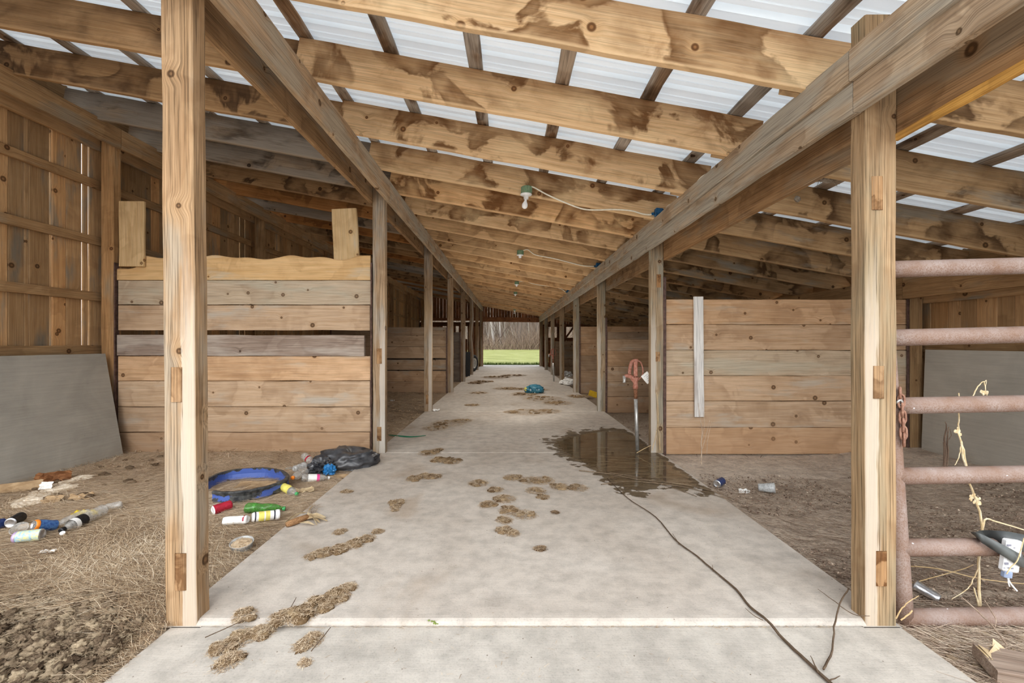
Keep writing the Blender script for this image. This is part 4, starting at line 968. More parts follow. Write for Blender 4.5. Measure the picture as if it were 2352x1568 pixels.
# pale tall weed behind the gate
Yw = 2.17; W = lambda a, b, y=Yw: P(a, b, y)
weed = [([W(2250,1405), W(2248,1294), W(2257,1222), W(2246,1160), W(2228,1112), W(2217,1066), W(2207,1020), W(2202,984), W(2204,945), W(2202,902)], .0062, .0025),
        ([W(2249,1400), W(2238,1350)], .004, .003), ([W(2254,1240), W(2262,1194), W(2290,1198), W(2360,1219)], .0045, .003),
        ([W(2220,1070), W(2210,1022), W(2202,1000), W(2199,980)], .0045, .002), ([W(2207,1025), W(2202,1050), W(2193,1068)], .0025, .0015),
        ([W(2222,925), W(2234,910), W(2246,888), W(2259,876), W(2263,892), W(2267,910)], .003, .002), ([W(2260,878), W(2266,874), W(2262,900)], .002, .001), ([W(2248,1300), W(2235,1330), W(2222,1352), W(2185,1376)], .003, .0015)]
stalk('dry_weed', 'tall pale dry weed standing behind the pipe gate', 'weed', weed, M['weed'], 'dry weeds', (.3,1))
for (a, b, n) in ((2244,1150,18),(2234,1140,10),(2200,990,10),(2260,902,7)):
    mb_w = MB()
    for k in range(n):
        q = W(a+rnd(-7,7), b+rnd(-8,8)); blob(mb_w, q, (.007,.003,.009), .6, 2, ICO1, rnd(.4,1))
    mb_w.build('seed_head', M['weed'], parent=bpy.data.objects['dry_weed'])

Yk = 4.0
stalk('dry_weed', 'short brown stump of weed stalks by the right plywood sheet', 'weed', [([P(2172,1075,Yk), P(2171,1010,Yk), P(2173,968,Yk)], .012, .003), ([P(2174,1075,Yk), P(2177,1020,Yk), P(2180,980,Yk)], .009, .003), ([P(2168,1070,Yk), P(2167,1015,Yk)], .007, .003), ([P(2178,1010,Yk), P(2185,1000,Yk), P(2182,985,Yk)], .003, .002)], M['twig'], 'dry weeds', (.05,.35))
Yp = 4.75
stalk('dry_weed', 'thin dry weed growing in front of the silver batten', 'weed', [([P(1612,1066,Yp), P(1611,1020,Yp), P(1612,985,Yp), P(1606,950,Yp), P(1603,925,Yp)], .006, .002), ([P(1613,1030,Yp), P(1622,1000,Yp), P(1630,965,Yp)], .003, .002), ([P(1612,1010,Yp), P(1618,975,Yp), P(1614,935,Yp)], .003, .0015), ([P(1623,1042,Yp), P(1626,1005,Yp), P(1635,968,Yp)], .003, .0015)], M['twig'], 'dry weeds', (.4,.9))
Yq = 4.98
stalk('dry_weed', 'thin dry stems leaning on the right second post above the puddle', 'weed', [([P(1498,1034,Yq), P(1509,985,Yq), P(1512,940,Yq), P(1508,900,Yq)], .004, .0015), ([P(1516,1034,Yq), P(1513,985,Yq), P(1513,960,Yq)], .003, .0015), ([P(1462,1040,Yq), P(1480,1030,Yq), P(1496,1022,Yq)], .004, .002)], M['weed'], 'dry weeds', (.2,.6))
stalk('dry_weed', 'orange bent grass stem at the foot of the gate stile', 'weed', [([P(2058,1420,1.98), P(2072,1396,1.98), P(2090,1380,1.98), P(2110,1368,2.0)], .003, .0015), ([P(2070,1424,1.98), P(2085,1412,1.98), P(2096,1402,1.98)], .003, .003)], M['weed'], 'dry weeds', (.1,.4))
stalk('dry_weed', 'thin reddish stem lying across the lowest gate rail', 'weed', [([P(2210,1372,2.1), P(2250,1408,2.02), P(2280,1438,1.95), P(2312,1480,1.85)], .003, .0035), ([P(2262,1378,2.1), P(2280,1408,2.02), P(2288,1425,2.0), P(2286,1440,1.98)], .0025, .0015)], M['twig'], 'dry weeds', (.35,.6))
stalk('dry_weed', 'long straw stalks lying on the dirt beyond the gate stile', 'weed', [([G(2080,1300,.03), G(2150,1305,.06), G(2260,1330,.05), G(2400,1345,.03)], .003, .002), ([G(2090,1340,.0), G(2200,1310,.05), G(2236,1296,.09)], .0025, .0015)], M['weed'], 'dry weeds', (.0,.5))
# ------------------------------------------------------------------ litter
CANP = [(.0,.002),(.024,.002),(.026,0),(.0325,.008),(.033,.012),(.033,.108),(.0325,.112),(.028,.119),(.027,.1215),(.0255,.119),(.0,.118)]
def on(a, b, r, dz=0):
    q = G(a, b, -.02); 
    for _ in range(3): q = G(a, b, gz(q.x, q.y)); 
    return Vector((q.x, q.y, gz(q.x, q.y)+r+dz+.006))
def can(label, a, b, mat, crush=0.0, L=.122, group='drink cans in the rubbish', flat=0.0, Z=(0,0), sc=1.0, name='drink_can', endm='silver'):
    p, q = on(*a, .03, Z[0]), on(*b, .03, Z[1]); d = (q-p).normalized(); Mt = aim(p, d) @ Matrix.Diagonal((sc,sc,L/.122,1)); sd = rnd(0,99)
    e = empty(name, p, label, 'can', group); n = 24
    prof = CANP[3:8]; fine = []
    for (r0, z0), (r1, z1) in zip(prof, prof[1:]):
        m = 7 if z1-z0 > .05 else 1
        fine += [(r0+(r1-r0)*k/m, z0+(z1-z0)*k/m) for k in range(m)]
    mb = MB(); lathe(mb, fine+[prof[-1]], Mt, n, crush=crush, seed=sd, flat=flat); mb.build('can_body', M[mat], parent=e, smooth=True)
    mb = MB(); lathe(mb, CANP[:4], Mt, n, crush=crush, seed=sd, flat=flat); tag(mb.build('can_bottom', M[endm], parent=e, smooth=True), 'pale can end')
    mb = MB(); lathe(mb, CANP[7:], Mt, n, crush=crush, seed=sd, flat=flat); box(mb, Mt@Vector((.004,0,.1195)), (.02,.012,.0015), Mt.to_3x3().normalized(), .0005); mb.build('can_lid', M['silver'], parent=e, smooth=True)
    return e, Mt
def bottle(label, a, b, body, cap, lab=None, r=.033, L=.23, crush=0.0, labz=(.35,.62), Z=(0,0), ribs=False, band=None, group='plastic bottles in the rubbish', flat=0.0, cap_on=True):
    """a = base pixel, b = cap pixel"""
    p, q = on(*a, r, Z[0]), on(*b, r*.6, Z[1]); d = (q-p); L = d.length if L is None else L; Mt = aim(p, d); sd = rnd(0,99)
    e = empty('plastic_bottle', p, label, 'bottle', group)
    prof = [(0,.004),(r*.7,.0),(r*.95,.006),(r,.014)]
    for k in range(1, 13):
        z = .014+(L*.66-.014)*k/12; prof.append((r*(1-(.05 if ribs and k % 2 else 0)), z))
    prof += [(r*.97,L*.70),(r*.85,L*.76),(r*.62,L*.83),(r*.40,L*.885),(r*.36,L*.93),(r*.36,L*.95)]
    mb = MB(); lathe(mb, prof, Mt, 20, crush=crush, seed=sd, flat=flat); mb.build('bottle_body', M[body], parent=e, smooth=True)
    if cap_on:
        mb = MB(); lathe(mb, [(r*.43,L*.925),(r*.44,L*.93),(r*.44,L*.99),(r*.40,L),(0,L)], Mt, 16); mb.build('cap', M[cap], parent=e, smooth=True)
    if lab:
        z0, z1 = L*labz[0], L*labz[1]; mb = MB(); lathe(mb, [(r*1.015, z0+(z1-z0)*k/6) for k in range(7)], Mt, 20, crush=crush, seed=sd, flat=flat); mb.build('bottle_label', M[lab], parent=e, smooth=True)
    if band:
        z0, z1 = L*labz[1], L*(labz[1]+.10); mb = MB(); lathe(mb, [(r*1.02, z0), (r*1.0, z1)], Mt, 20, crush=crush, seed=sd, flat=flat); mb.build('bottle_band', M[band], parent=e, smooth=True)
    return e
def scrap(name, label, cat, a, w, h, mat, tilt=0.2, rz=0.0, amp=.02, group='paper and card scraps', dz=0.0, up=False, fr=9, z=None):
    q = on(*a, .004, dz) if z is None else z; mb = MB(); n = 8; sd = rnd(0,99); vs = []; Rm = Matrix.Rotation(rz, 3, 'Z') @ Matrix.Rotation(tilt, 3, 'X')
    for s in (0, 1):
        for j in range(n+1):
            for i in range(n+1):
                u, v = i/n-.5, j/n-.5; e = 1+.22*noise.noise((u*4+sd, v*4, 5)); nn = noise.noise((u*w*fr*6+sd, v*h*fr*6, 1))
                vs.append(q+Rm@Vector((u*w*e, v*h*e, amp*nn+.0015*s)))
    k = (n+1)**2; fs = []
    for j in range(n):
        for i in range(n):
            p = j*(n+1)+i; fs += [(p+n+1, p+n+2, p+1, p), (k+p, k+p+1, k+p+n+2, k+p+n+1)]
    mb.add(vs, fs); return tag(mb.build(name, M[mat], loc=q), label, cat, group)
# left heap
bottle('clear ribbed bottle with a black cap and black label lying in the left straw', (238,1184), (151,1224), 'clear', 'black', 'black', r=.039, L=.34, labz=(.5,.68), ribs=True, band='whitepap', flat=0)
bottle('clear bottle crushed behind the black capped bottle', (205,1192), (140,1212), 'clear', 'white', None, r=.032, L=.22, crush=.006, cap_on=False, Z=(.01,0))
can('dark can with a silver end in the left heap', (22,1218), (52,1200), 'black', .001, Z=(.01,.01))
can('navy blue can cut off by the left edge of the heap', (12,1213), (-22,1222), 'navy', .002)
e, Mt = can('pale blue and yellow crushed can with a lilac rim in front of the left heap', (100,1240), (38,1247), 'lblue', .003, L=.14)
mb = MB(); lathe(mb, [(.0335,.106),(.034,.112),(.030,.119),(.027,.122)], Mt, 24); mb.build('rim_band', M['lilac'], parent=e, smooth=True)
e, Mt = can('blue can with an orange-rimmed lid facing out of the left heap', (130,1219), (94,1228), 'blue', .003, Z=(.0,.022))
mb = MB(); lathe(mb, [(.0335,.104),(.0342,.112),(.030,.119),(.027,.122)], Mt, 24); mb.build('rim_band', M['orange'], parent=e, smooth=True)
mb = MB(); q = on(36,1236,.0); Mt = aim(q+Vector((0,.03,.03)), (.2,-.6,.8)); lathe(mb, [(.0,-.05),(.036,-.05),(.04,-.045),(.045,.02),(.047,.025),(.043,.025),(.038,-.04),(0,-.042)], Mt, 20, crush=.004); tag(mb.build('plastic_tub', M['clear'], loc=q, smooth=True), 'clear plastic tub between the dark can and the pale blue can', 'tub')
scrap('snack_wrapper', 'yellow snack wrapper behind the clear ribbed bottle', 'wrapper', (196,1183), .16, .06, 'yellow', .6, .25, .02)
mb = MB()
scrap('paper_scrap', 'white label scrap lying alone in the near left straw', 'paper', (110,1270), .075, .035, 'whitepap', .1, .2, .008)
scrap('card_scrap', 'torn tan card flap in front of the white shavings', 'cardboard', (118,1150), .13, .08, 'tan', .5, .1, .02)
scrap('card_scrap', 'curled tan card flap right of the white shavings', 'cardboard', (186,1144), .15, .06, 'tan', .5, .3, .03)
scrap('card_scrap', 'long weathered strip of tan bark beside the dark can', 'cardboard', (84,1213), .2, .06, 'tan', .4, .15, .03)
bottle('crumpled clear bottle right of the clear ribbed bottle', (282,1166), (248,1170), 'clear', 'white', None, r=.025, L=.13, crush=.008, cap_on=False)
mb = MB(); q = on(144,1232,.008); lathe(mb, [(0,.0),(.012,0),(.014,.003),(.014,.011),(0,.013)], aim(q, (.3,-.5,.8)), 12); tag(mb.build('bottle_cap', M['white'], loc=q), 'small white bottle cap in front of the black capped bottle', 'bottle cap')
# foot of the left plywood sheet
mb = MB()
for i in range(46):
    u = i/46; a, b = 40+150*u+rnd(-14,14), 1158-62*u+rnd(-7,9); q = on(a, b, 0); blob(mb, (q.x, q.y, q.z-.006), (rnd(.04,.10), rnd(.03,.06), rnd(.010,.02)), .4, 2, ICO2, 1, rnd(0,6))
tag(mb.build('shavings', M['shav'], loc=on(110,1130,0)), 'streak of pale wood shavings at the foot of the left plywood sheet', 'shavings', kind='stuff')
scrap('card_strip', 'pale card strip standing against the left plywood sheet', 'cardboard', (52,1128), .26, .075, 'tan', 1.25, .55, .01, dz=.03)
scrap('bark_strip', 'curled brown bark on the shavings by the left plywood sheet', 'bark', (122,1108), .24, .11, 'brown', .9, .5, .05, dz=.03)
scrap('card_strip', 'small white ribbed card standing in the shavings', 'cardboard', (106,1126), .09, .06, 'whitepap', 1.1, .2, .012, dz=.03)
# tub rim
def rim():
    px = [(474,1130),(495,1114),(525,1104),(572,1098),(615,1098),(643,1104),(655,1114),(650,1124),(636,1131),(614,1138),(585,1146),(552,1152),(520,1153),(494,1151)]
    c = smooth_path([on(a, b, -.006) for a, b in px], 5); mb = MB(); k = len(c); vs = []; t = []; ctr = sum(c, Vector())/k
    for i, p in enumerate(c):
        d = (c[min(i+1,k-1)]-c[max(i-1,0)]).normalized(); o = Vector((d.y, -d.x, 0)).normalized()
        if o.dot(p-ctr) < 0: o = -o
        h = .088+.006*noise.noise((i*.3,0,0)); ti = [.95, .35, .3, .2, .45, .75, .95, .6][i % 1 if False else 0:]
        pr = [(0,0),(.012,0),(.03,h*.15),(.026,h*.6),(.034,h*.9),(.026,h),(.004,h),(.008,h*.5)]; tn = [.9,.55,.56,.74,.25,.2,.35,.95]
        for (a, z), q in zip(pr, tn): vs.append(p+o*a+Vector((0,0,z))); t.append(q)
    fs = [(i*8+j, i*8+(j+1)%8, (i+1)*8+(j+1)%8, (i+1)*8+j) for i in range(k-1) for j in range(8)]+[tuple(range(7,-1,-1)), tuple((k-1)*8+j for j in range(8))]
    mb.add(vs, fs, t); tag(mb.build('tub_rim', M['rim'], loc=c[0]), 'blue and black cut-off tub rim lying open in the straw', 'tub rim')
rim()
scrap('card_scrap', 'pale card lying inside the blue tub rim', 'cardboard', (588,1115), .3, .14, 'tan', .1, .1, .015)
can('red can with a crumpled top left of the green bottle', (487,1184), (522,1172), 'red', .003, L=.13, endm='white')
bottle('green bottle buckled in the middle lying in the straw', (562,1178), (641,1176), 'green', 'greencap', None, r=.034, L=.27, crush=.011)
e, Mt = can('white canister with yellow bands and a white lid in front of the green bottle', (578,1200), (629,1194), 'whitepap', .0005, L=.165, name='canister', group='canisters in front of the green bottle', endm='whitepap')
mb = MB(); lathe(mb, [(.0335,.03),(.0336,.055)], Mt, 24); lathe(mb, [(.0335,.062),(.0336,.082)], Mt, 24); mb.build('yellow_band', M['yellow2'], parent=e, smooth=True)
mb = MB(); lathe(mb, [(.034,.112),(.036,.112),(.036,.126),(.033,.128),(.0,.127)], Mt, 24); mb.build('lid', M['white'], parent=e, smooth=True)
mb = MB(); lathe(mb, [(.0338,.012),(.0338,.018)], Mt, 24); lathe(mb, [(.0338,.100),(.0338,.106)], Mt, 24)
for k in range(6): box(mb, Mt@Vector((.0337*math.cos(4.3+k*.12), .0337*math.sin(4.3+k*.12), .04+.008*k)), (.004,.004,.012), None, .0005)
mb.build('print', M['printb'], parent=e)
e, Mt = can('crushed white carton tube left of the yellow banded canister', (570,1204), (516,1208), 'whitepap', .006, L=.16, flat=.0, name='canister', group='canisters in front of the green bottle', endm='whitepap', sc=.8)
mb = MB(); lathe(mb, [(.0338,.014),(.0338,.022)], Mt, 24, crush=.006); tag(mb.build('red_band', M['red'], parent=e), 'dark red band')
mb = MB()
for k in range(9): box(mb, Mt@Vector((.0345*math.cos(4.2+.05*(k % 3)), .0345*math.sin(4.2+.05*(k % 3)), .04+.008*k)), (.012,.004,.004), Matrix.Rotation(.5, 3, 'Y'), .0005)
mb.build('print', M['printb'], parent=e)
# round clear tub full of straw
q = on(556,1262,0); e = empty('food_tub', q, 'round clear plastic tub filled with straw by the concrete edge', 'tub')
Mt = aim(q+Vector((0,.0,.0)), (0.04,-.16,1)); mb = MB(); lathe(mb, [(0,.002),(.052,0),(.056,.006),(.062,.04),(.066,.043),(.065,.046),(.060,.043),(.054,.008),(0,.006)], Mt, 28); mb.build('tub_body', M['clearw'], parent=e, smooth=True)
mb = MB(); lathe(mb, [(0,.036),(.03,.042),(.055,.036),(.058,.03)], Mt, 20, crush=.006)
for k in range(160):
    a, d = rnd(0,6.3), .05*math.sqrt(rnd(0,1)); w = Mt@Vector((d*math.cos(a), d*math.sin(a), .041)); blade(mb, w.x, w.y, w.z, rnd(.01,.03), .002, rnd(0,6.3), rnd(.2,1), .1)
mb.build('straw_filling', M['straw'], parent=e)
# bottles by the bag
bottle('small bottle with a pale yellow label and a green cap by the tub rim', (645,1126), (683,1142), 'clear', 'greencap', 'yellow2', r=.033, L=None, labz=(.12,.6), crush=.004)
bottle('clear bottle with an orange cap pointing at the tub rim', (702,1100), (664,1118), 'clear', 'orange', None, r=.036, L=.22, crush=.004, Z=(.03,.035))
bottle('clear bottle with a white and pink label in front of the bin bag', (692,1108), (742,1104), 'clear', 'white', 'whitepap', r=.034, L=.24, labz=(.22,.52), band='pink', Z=(.0,.0))
bottle('red banded bottle poking out behind the bin bag', (697,1066), (722,1071), 'clear', 'white', None, r=.036, L=.17, band='red', labz=(.3,.45), Z=(.05,.0))
bottle('crumpled whitish bottle between the orange capped bottle and the bag', (676,1098), (712,1084), 'clearw', 'white', None, r=.03, L=.19, crush=.011, cap_on=False, Z=(.05,.06))
scrap('flattened_plastic', 'flat clear piece of plastic behind the tub rim', 'plastic scrap', (672,1077), .13, .07, 'clearw', .05, 0, .004)
def bag():
    e = empty('bin_bag', on(775,1082,0), 'black plastic bin bag slumped at the edge of the concrete', 'bag')
    mb = MB(); q = on(792,1078,0)
    blob(mb, (q.x-.02, q.y+.10, q.z+.055), (.25,.17,.115), .5, 1.3, ICO4, .5, .1, ridged=True, flat=.5, seed=4)
    blob(mb, (q.x+.11, q.y+.16, q.z+.04), (.16,.12,.09), .5, 1.6, ICO3, .5, .3, ridged=True, flat=.5, seed=9)
    mb.build('bag_body', M['bag'], parent=e, smooth=True)
    mb = MB(); q = on(733,1088,0); blob(mb, (q.x, q.y+.05, q.z+.04), (.10,.09,.075), .7, 2.6, ICO4, .5, .3, ridged=True, flat=.5, seed=14); tag(mb.build('bag_mouth', M['bag'], parent=e), 'crinkled open mouth of the bag')
    mb = MB(); q = on(757,1090,0); blob(mb, (q.x, q.y, q.z+.035), (.05,.045,.05), .7, 2.6, ICO3, .5, .2, ridged=True, flat=.6, seed=31); mb.build('blue_liner', M['bagblue'], parent=e)
bag()
scrap('card_scrap', 'flat tan card piece in front of the bin bag', 'cardboard', (784,1096), .19, .10, 'tan', .1, .2, .012)
scrap('husk_scrap', 'pale husk scrap right of the green capped bottle', 'husk', (700,1128), .14, .06, 'husk', .3, .4, .02)
# corn cob and husk lying on the edge of the slab
p, q = G(658,1212,.0), G(711,1192,.0); p.z = q.z = .012; e = empty('corn_cob', (p+q)/2, 'bare corn cob with a pale torn husk on the left edge of the concrete', 'corn cob')
mb = MB(); d = q-p; lathe(mb, [(0,0),(.016,.002),(.021,.03),(.022,d.length*.5),(.018,d.length*.9),(0,d.length)], aim(p+Vector((0,0,.01)), d), 16, crush=.002); mb.build('cob', M['cob'], parent=e, smooth=True)
mb = MB()
for (a, b, c2, d2, w) in ((655,1200,700,1178,.014),(660,1196,705,1176,.012),(700,1185,748,1188,.018),(708,1188,752,1196,.015),(705,1180,735,1200,.014),(690,1200,722,1205,.010),(706,1178,722,1160,.010),(712,1180,728,1205,.014)):
    a_, c_ = G(a, b, .02), G(c2, d2, .01); ribbon(mb, [a_, (a_+c_)/2+Vector((0,0,rnd(.01,.03))), c_], [Vector((.2,1,rnd(-.5,.8))).normalized()*w, Vector((.1,1,rnd(-.6,.6))).normalized()*w*1.2, Vector((0,1,0))*w*.3], .0012)
mb.build('husk', M['husk'], parent=e)
mb = MB()
for k in range(90): w_ = G(715+rnd(-10,14), 1172+rnd(-14,9), .004); blade(mb, w_.x, w_.y, w_.z+rnd(0,.02), rnd(.02,.06), .002, rnd(0,6.3), rnd(0,.4), .05)
mb.build('silk', M['straw'], parent=e)
# right side litter
can('navy can with a silver base facing the puddle', (1646,1121), (1661,1112), 'navy', .001)
scrap('foam_scrap', 'white crumpled paper scrap between the navy can and the plastic cup', 'paper', (1709,1131), .085, .05, 'whitepap', .6, -.3, .02)
p, q = on(1741,1130,.035), on(1778,1134,.045); e = empty('plastic_cup', p, 'clear plastic cup lying on its side on the right dirt', 'cup'); Mt = aim(p, q-p)
mb = MB(); lathe(mb, [(0,.003),(.028,.0),(.031,.005),(.040,.09),(.043,.118),(.046,.122),(.044,.124),(.041,.118),(.038,.09),(.029,.006),(0,.006)], Mt, 24); mb.build('cup_body', M['clearw'], parent=e, smooth=True)
mb = MB()
for (dx, z, w, h) in ((-.3,.05,.012,.02),(.0,.055,.012,.02),(.35,.05,.01,.018),(.6,.06,.008,.02)):
    a = math.atan2(-.8, .6)+dx; lc_ = Matrix.Rotation(a, 4, 'Z'); box(mb, Mt@(lc_@Vector((.037,0,z))), (w,.004,h*.6), None, .001)
mb.build('print', M['printb'], parent=e)
can('crushed bare silver can on the dirt behind the gate stile', (2098,1366), (2135,1378), 'silver', .004, L=.105, flat=.35, group=None)
# far litter
q = G(1228, 903, 0); e = empty('feed_bag', q, 'teal blue plastic bag sitting on the concrete far down the aisle', 'bag'); mb = MB()
blob(mb, (q.x, q.y+.1, .075), (.21,.15,.115), .35, 1.5, ICO4, ridged=True, flat=.55, seed=3); mb.build('bag_body', M['teal'], parent=e, smooth=True)
mb = MB(); blob(mb, (q.x-.215, q.y+.05, .09), (.035,.03,.05), .5, 2, ICO2); tag(mb.build('bag_neck', M['yellow2'], parent=e), 'pale tied corner')
mb = MB()
for k in range(5): blob(mb, (q.x-.1+.05*k, q.y-.05, .05+rnd(-.02,.04)), (.018,.012,.03), .4, 2, ICO1, rot=.4)
mb.build('bag_print', M['tealw'], parent=e)
q = G(1362, 910, 0); mb = MB(); Rm = Matrix.Rotation(R(-18), 3, 'Y'); plank(mb, q+Vector((-.08,.05,.08)), q+Vector((.12,.05,.01)), (.2,.3,1), .13, .03, seg=.02, jit=.004, ch=.01); tag(mb.build('feed_sack', M['ochre'], loc=q), 'small ochre yellow sack at the foot of the right third post', 'sack')
q = G(1302, 884, 0); mb = MB()
for (a, b, r) in ((1296,882,.07),(1305,879,.08),(1312,880,.07),(1298,874,.06),(1306,885,.06)): w_ = G(a, b, 0); blob(mb, (w_.x, w_.y, .05), (r*1.9, r*1.8, r*.9), .6, 2, ICO3, ridged=True, flat=.5)
tag(mb.build('plastic_sack', M['whitepap'], loc=q), 'crumpled white plastic between the right fifth and fourth posts', 'plastic sheet')
q = G(1306, 872, 0); mb = MB(); blob(mb, (q.x, q.y+.6, .12), (.18,.15,.12), .5, 2, ICO3, ridged=True, flat=.6); tag(mb.build('plastic_sack', M['clearw'], loc=q), 'dim grey plastic sack in the dark stall beyond the white plastic', 'plastic sheet')
mb = MB(); c = P(1089, 826, 19.2); Mt = aim((c.x-.05, 19.2, .36), (1,-.45,0)); n = 32
lathe(mb, [(.22,-.08),(.30,-.09),(.345,-.06),(.355,0),(.345,.06),(.30,.09),(.22,.08),(.21,0),(.22,-.08)], Mt, n); e = empty('wheel', (c.x-.05, 19.2, .0), 'dark wheel leaning by the bowed left post', 'wheel'); mb.build('tyre', M['rubber'], parent=e, smooth=True)
mb = MB(); lathe(mb, [(0,.05),(.06,.06),(.10,.03),(.2,.05),(.22,.07)], Mt, n); mb.build('rim', M['galv'], parent=e, smooth=True)
mb = MB(); q = P(1072, 835, 16.4); plank(mb, (q.x, 16.6, -.02), (q.x+.02, 16.55, .88), (1,.15,0), .20, .03, tint=.5); tag(mb.build('black_panel', M['black'], loc=(q.x, 16.6, 0)), 'black panel standing on end by the fifth left post', 'panel')
mb = MB(); q = P(1084, 823, 17.6); plank(mb, (q.x, 17.5, .05), (q.x+.0, 17.5, .82), (1,0,0), .035, .02, tint=.9); tag(mb.build('white_strip', M['whitepap'], loc=(q.x, 17.5, 0)), 'thin white strip against the bowed left post', 'strip')
mb = MB(); ribbon(mb, [G(893,999,-.01), G(915,1001,.004), G(945,1003,.006), G(978,1000,.004)], [Vector((0,.012,.004)), Vector((0,.014,.006)), Vector((0,.008,0))], .003); tag(mb.build('green_strap', M['hose'], loc=G(915,1001,0)), 'green plastic strap lying over the left edge of the concrete', 'strap')
scrap('paper_scrap', 'pale crumpled paper at the foot of the left third post', 'paper', (1002,941), .12, .06, 'whitepap', .2, 0, .03, z=G(1002,941,.02))
scrap('paper_scrap', 'whitish leaf of paper in the dark left stall behind the second post', 'paper', (901,921), .09, .06, 'clearw', .5, .3, .03)
# old timber offcut lower right
mb = MB(); a, b = G(2262,1540,-.03), G(2420,1568,-.03); plank(mb, a+Vector((0,0,.03)), b+Vector((0,0,.03)), (0,1,.1), .14, .05, seg=.05, jit=.006, tint=.5); tag(mb.build('timber_offcut', M['grey'], loc=a), 'grey weathered timber offcut in the lower right corner', 'timber')
mb = MB()
for k in range(9):
    a = G(2290+rnd(-8,8), 1510+rnd(-8,8), .0); a.z += .01; ribbon(mb, [a, a+Vector((rnd(-.03,.03), rnd(-.03,.03), rnd(.005,.03))), a+Vector((rnd(-.07,.06), rnd(-.05,.04), rnd(0,.02)))], [Vector((rnd(-1,1),rnd(-1,1),.2)).normalized()*.014, Vector((rnd(-1,1),rnd(-1,1),.2)).normalized()*.02, Vector((1,0,0))*.004], .001)
tag(mb.build('dry_husk', M['husk'], loc=G(2290,1510,0)), 'pale dry husk leaves by the grey offcut', 'husk')
mb = MB()
for k in range(90):
    a, b = rnd(2120,2350), rnd(1445,1560)
    if a < 2090+(b-1430)*1.1: continue
    q = G(a, b, -.045); r = rnd(.006,.016); blob(mb, (q.x, q.y, gz(q.x,q.y)+r*.5), (r*1.3, r, r*.7), .4, 1.5, ICO1, rnd(.3,.9), rnd(0,6))
tag(mb.build('gravel', M['dung'], loc=(2,1.9,0)), 'pebbles and crumbs of dirt in the lower right corner', 'gravel', kind='stuff')
mb = MB()
for k in range(9): q = G(985+rnd(-12,22), 1425, -.004); blob(mb, (q.x, q.y, rnd(-.02,.0)), (.006,.005,.004), .3, 2, ICO1, rnd(.6,1))
tag(mb.build('weed_sprout', M['blade'], loc=G(985,1425,0)), 'tiny bright green weed in the joint of the concrete step', 'weed')
# ------------------------------------------------------------------ outside: lawn, bank, woods
def lawn():
    mb = MB(); ys = [YE+.12, 25, 27, 30, 36, 45, 58, 75, 90, 110]; xs = [-90,-40,-20,-10,-5,-2,0,2,5,10,20,40,90]
    def z(y): return -.06 if y < 25 else -.06+.25*min(1, (y-25)/45)+max(0, y-72)*.02
    vs = [(x, y, z(y)) for y in ys for x in xs]; k = len(xs)
    mb.add(vs, [(j*k+i, j*k+i+1, (j+1)*k+i+1, (j+1)*k+i) for j in range(len(ys)-1) for i in range(k-1)])
    tag(mb.build('lawn', M['grass'], loc=(0,YE,0)), 'mown green lawn beyond the far doorway', 'lawn', kind='structure')
    mb = MB(); vs = []
    n = 60
    for i in range(n+1):
        x = -90+180*i/n; h = 13+3*noise.noise((x*.08,0,0))
        vs += [(x, 100, 0), (x, 102, h*.6), (x, 106, h)]
    mb.add(vs, [(i*3+j, (i+1)*3+j, (i+1)*3+j+1, i*3+j+1) for i in range(n) for j in range(2)])
    tag(mb.build('wooded_bank', M['bank'], loc=(0,100,0)), 'hazy grey-brown mass of distant leafless woods', 'woods', kind='structure')
    # tufts of longer grass at the end of the concrete
    mb = MB()
    for i in range(3800):
        x = rnd(-4, 4.5); y = YE+1.3+abs(random.gauss(0, .5)); 
        h = rnd(.08,.24)*(1 if y < 26 else .6); w = .012 if y < 26 else .05; a = rnd(0, PI); dx, dy = math.cos(a)*w, math.sin(a)*w; lx, ly = rnd(-.08,.08), rnd(-.08,.08)
        zz = -.06 if y < 25 else -.06+.25*min(1, (y-25)/45)
        mb.add([(x-dx,y-dy,zz),(x+dx,y+dy,zz),(x+lx,y+ly,zz+h)], [(0,1,2)], rnd(.05,.6) if y < 26 else rnd(.5,1))
    tag(mb.build('long_grass', M['blade'], loc=(0,YE+1,0)), 'tufts of longer green grass at the far end of the concrete', 'grass', kind='stuff')
lawn()
def limb(mb, p, d, L, r, dep, t):
    pts = [Vector(p)]; rs = [r]; d = Vector(d).normalized(); n = 5
    for i in range(n):
        d = (d+Vector((rnd(-.12,.12), rnd(-.12,.12), rnd(-.03,.1)))).normalized(); pts.append(pts[-1]+d*L/n); rs.append(r*(1-.8*(i+1)/n))
    tube(mb, pts, rs, 6 if dep > 1 else 4, t=[min(1, max(0, t+rnd(-.1,.1)))]*((n+1)*(6 if dep > 1 else 4)), cap=False)
    if dep > 0:
        for k in range(5 if dep > 1 else 4):
            i = random.randint(1, n-1); a = rnd(0, 2*PI)
            d2 = (d*rnd(.8,1.2)+Vector((math.cos(a), math.sin(a), rnd(.3,.8)))*.5)
            limb(mb, pts[i], d2, L*rnd(.35,.6), rs[i]*.45, dep-1, t)
def tree(px, Y, h, r, lean, t, label, group='bare trees beyond the lawn', dep=2):
    x = (px-CX)*Y/F; mb = MB(); limb(mb, (x, Y, .1), (lean, 0, 1), h, r, dep, t)
    tag(mb.build('bare_tree', M['bark'], loc=(x, Y, .1)), label, 'tree', group)
tree(1192, 69, 11, .42, -.10, .35, 'thick dark bare tree leaning left at the middle of the far doorway')
tree(1137, 70, 11, .2, -.06, .8, 'paler of the two white-barked trees, on the left in the far doorway')
tree(1150, 71, 11, .15, -.1, .75, 'slim white-barked tree right beside the palest one in the far doorway')
tree(1228, 72, 12, .26, .18, .4, 'thick grey bare tree leaning right at the right of the far doorway')
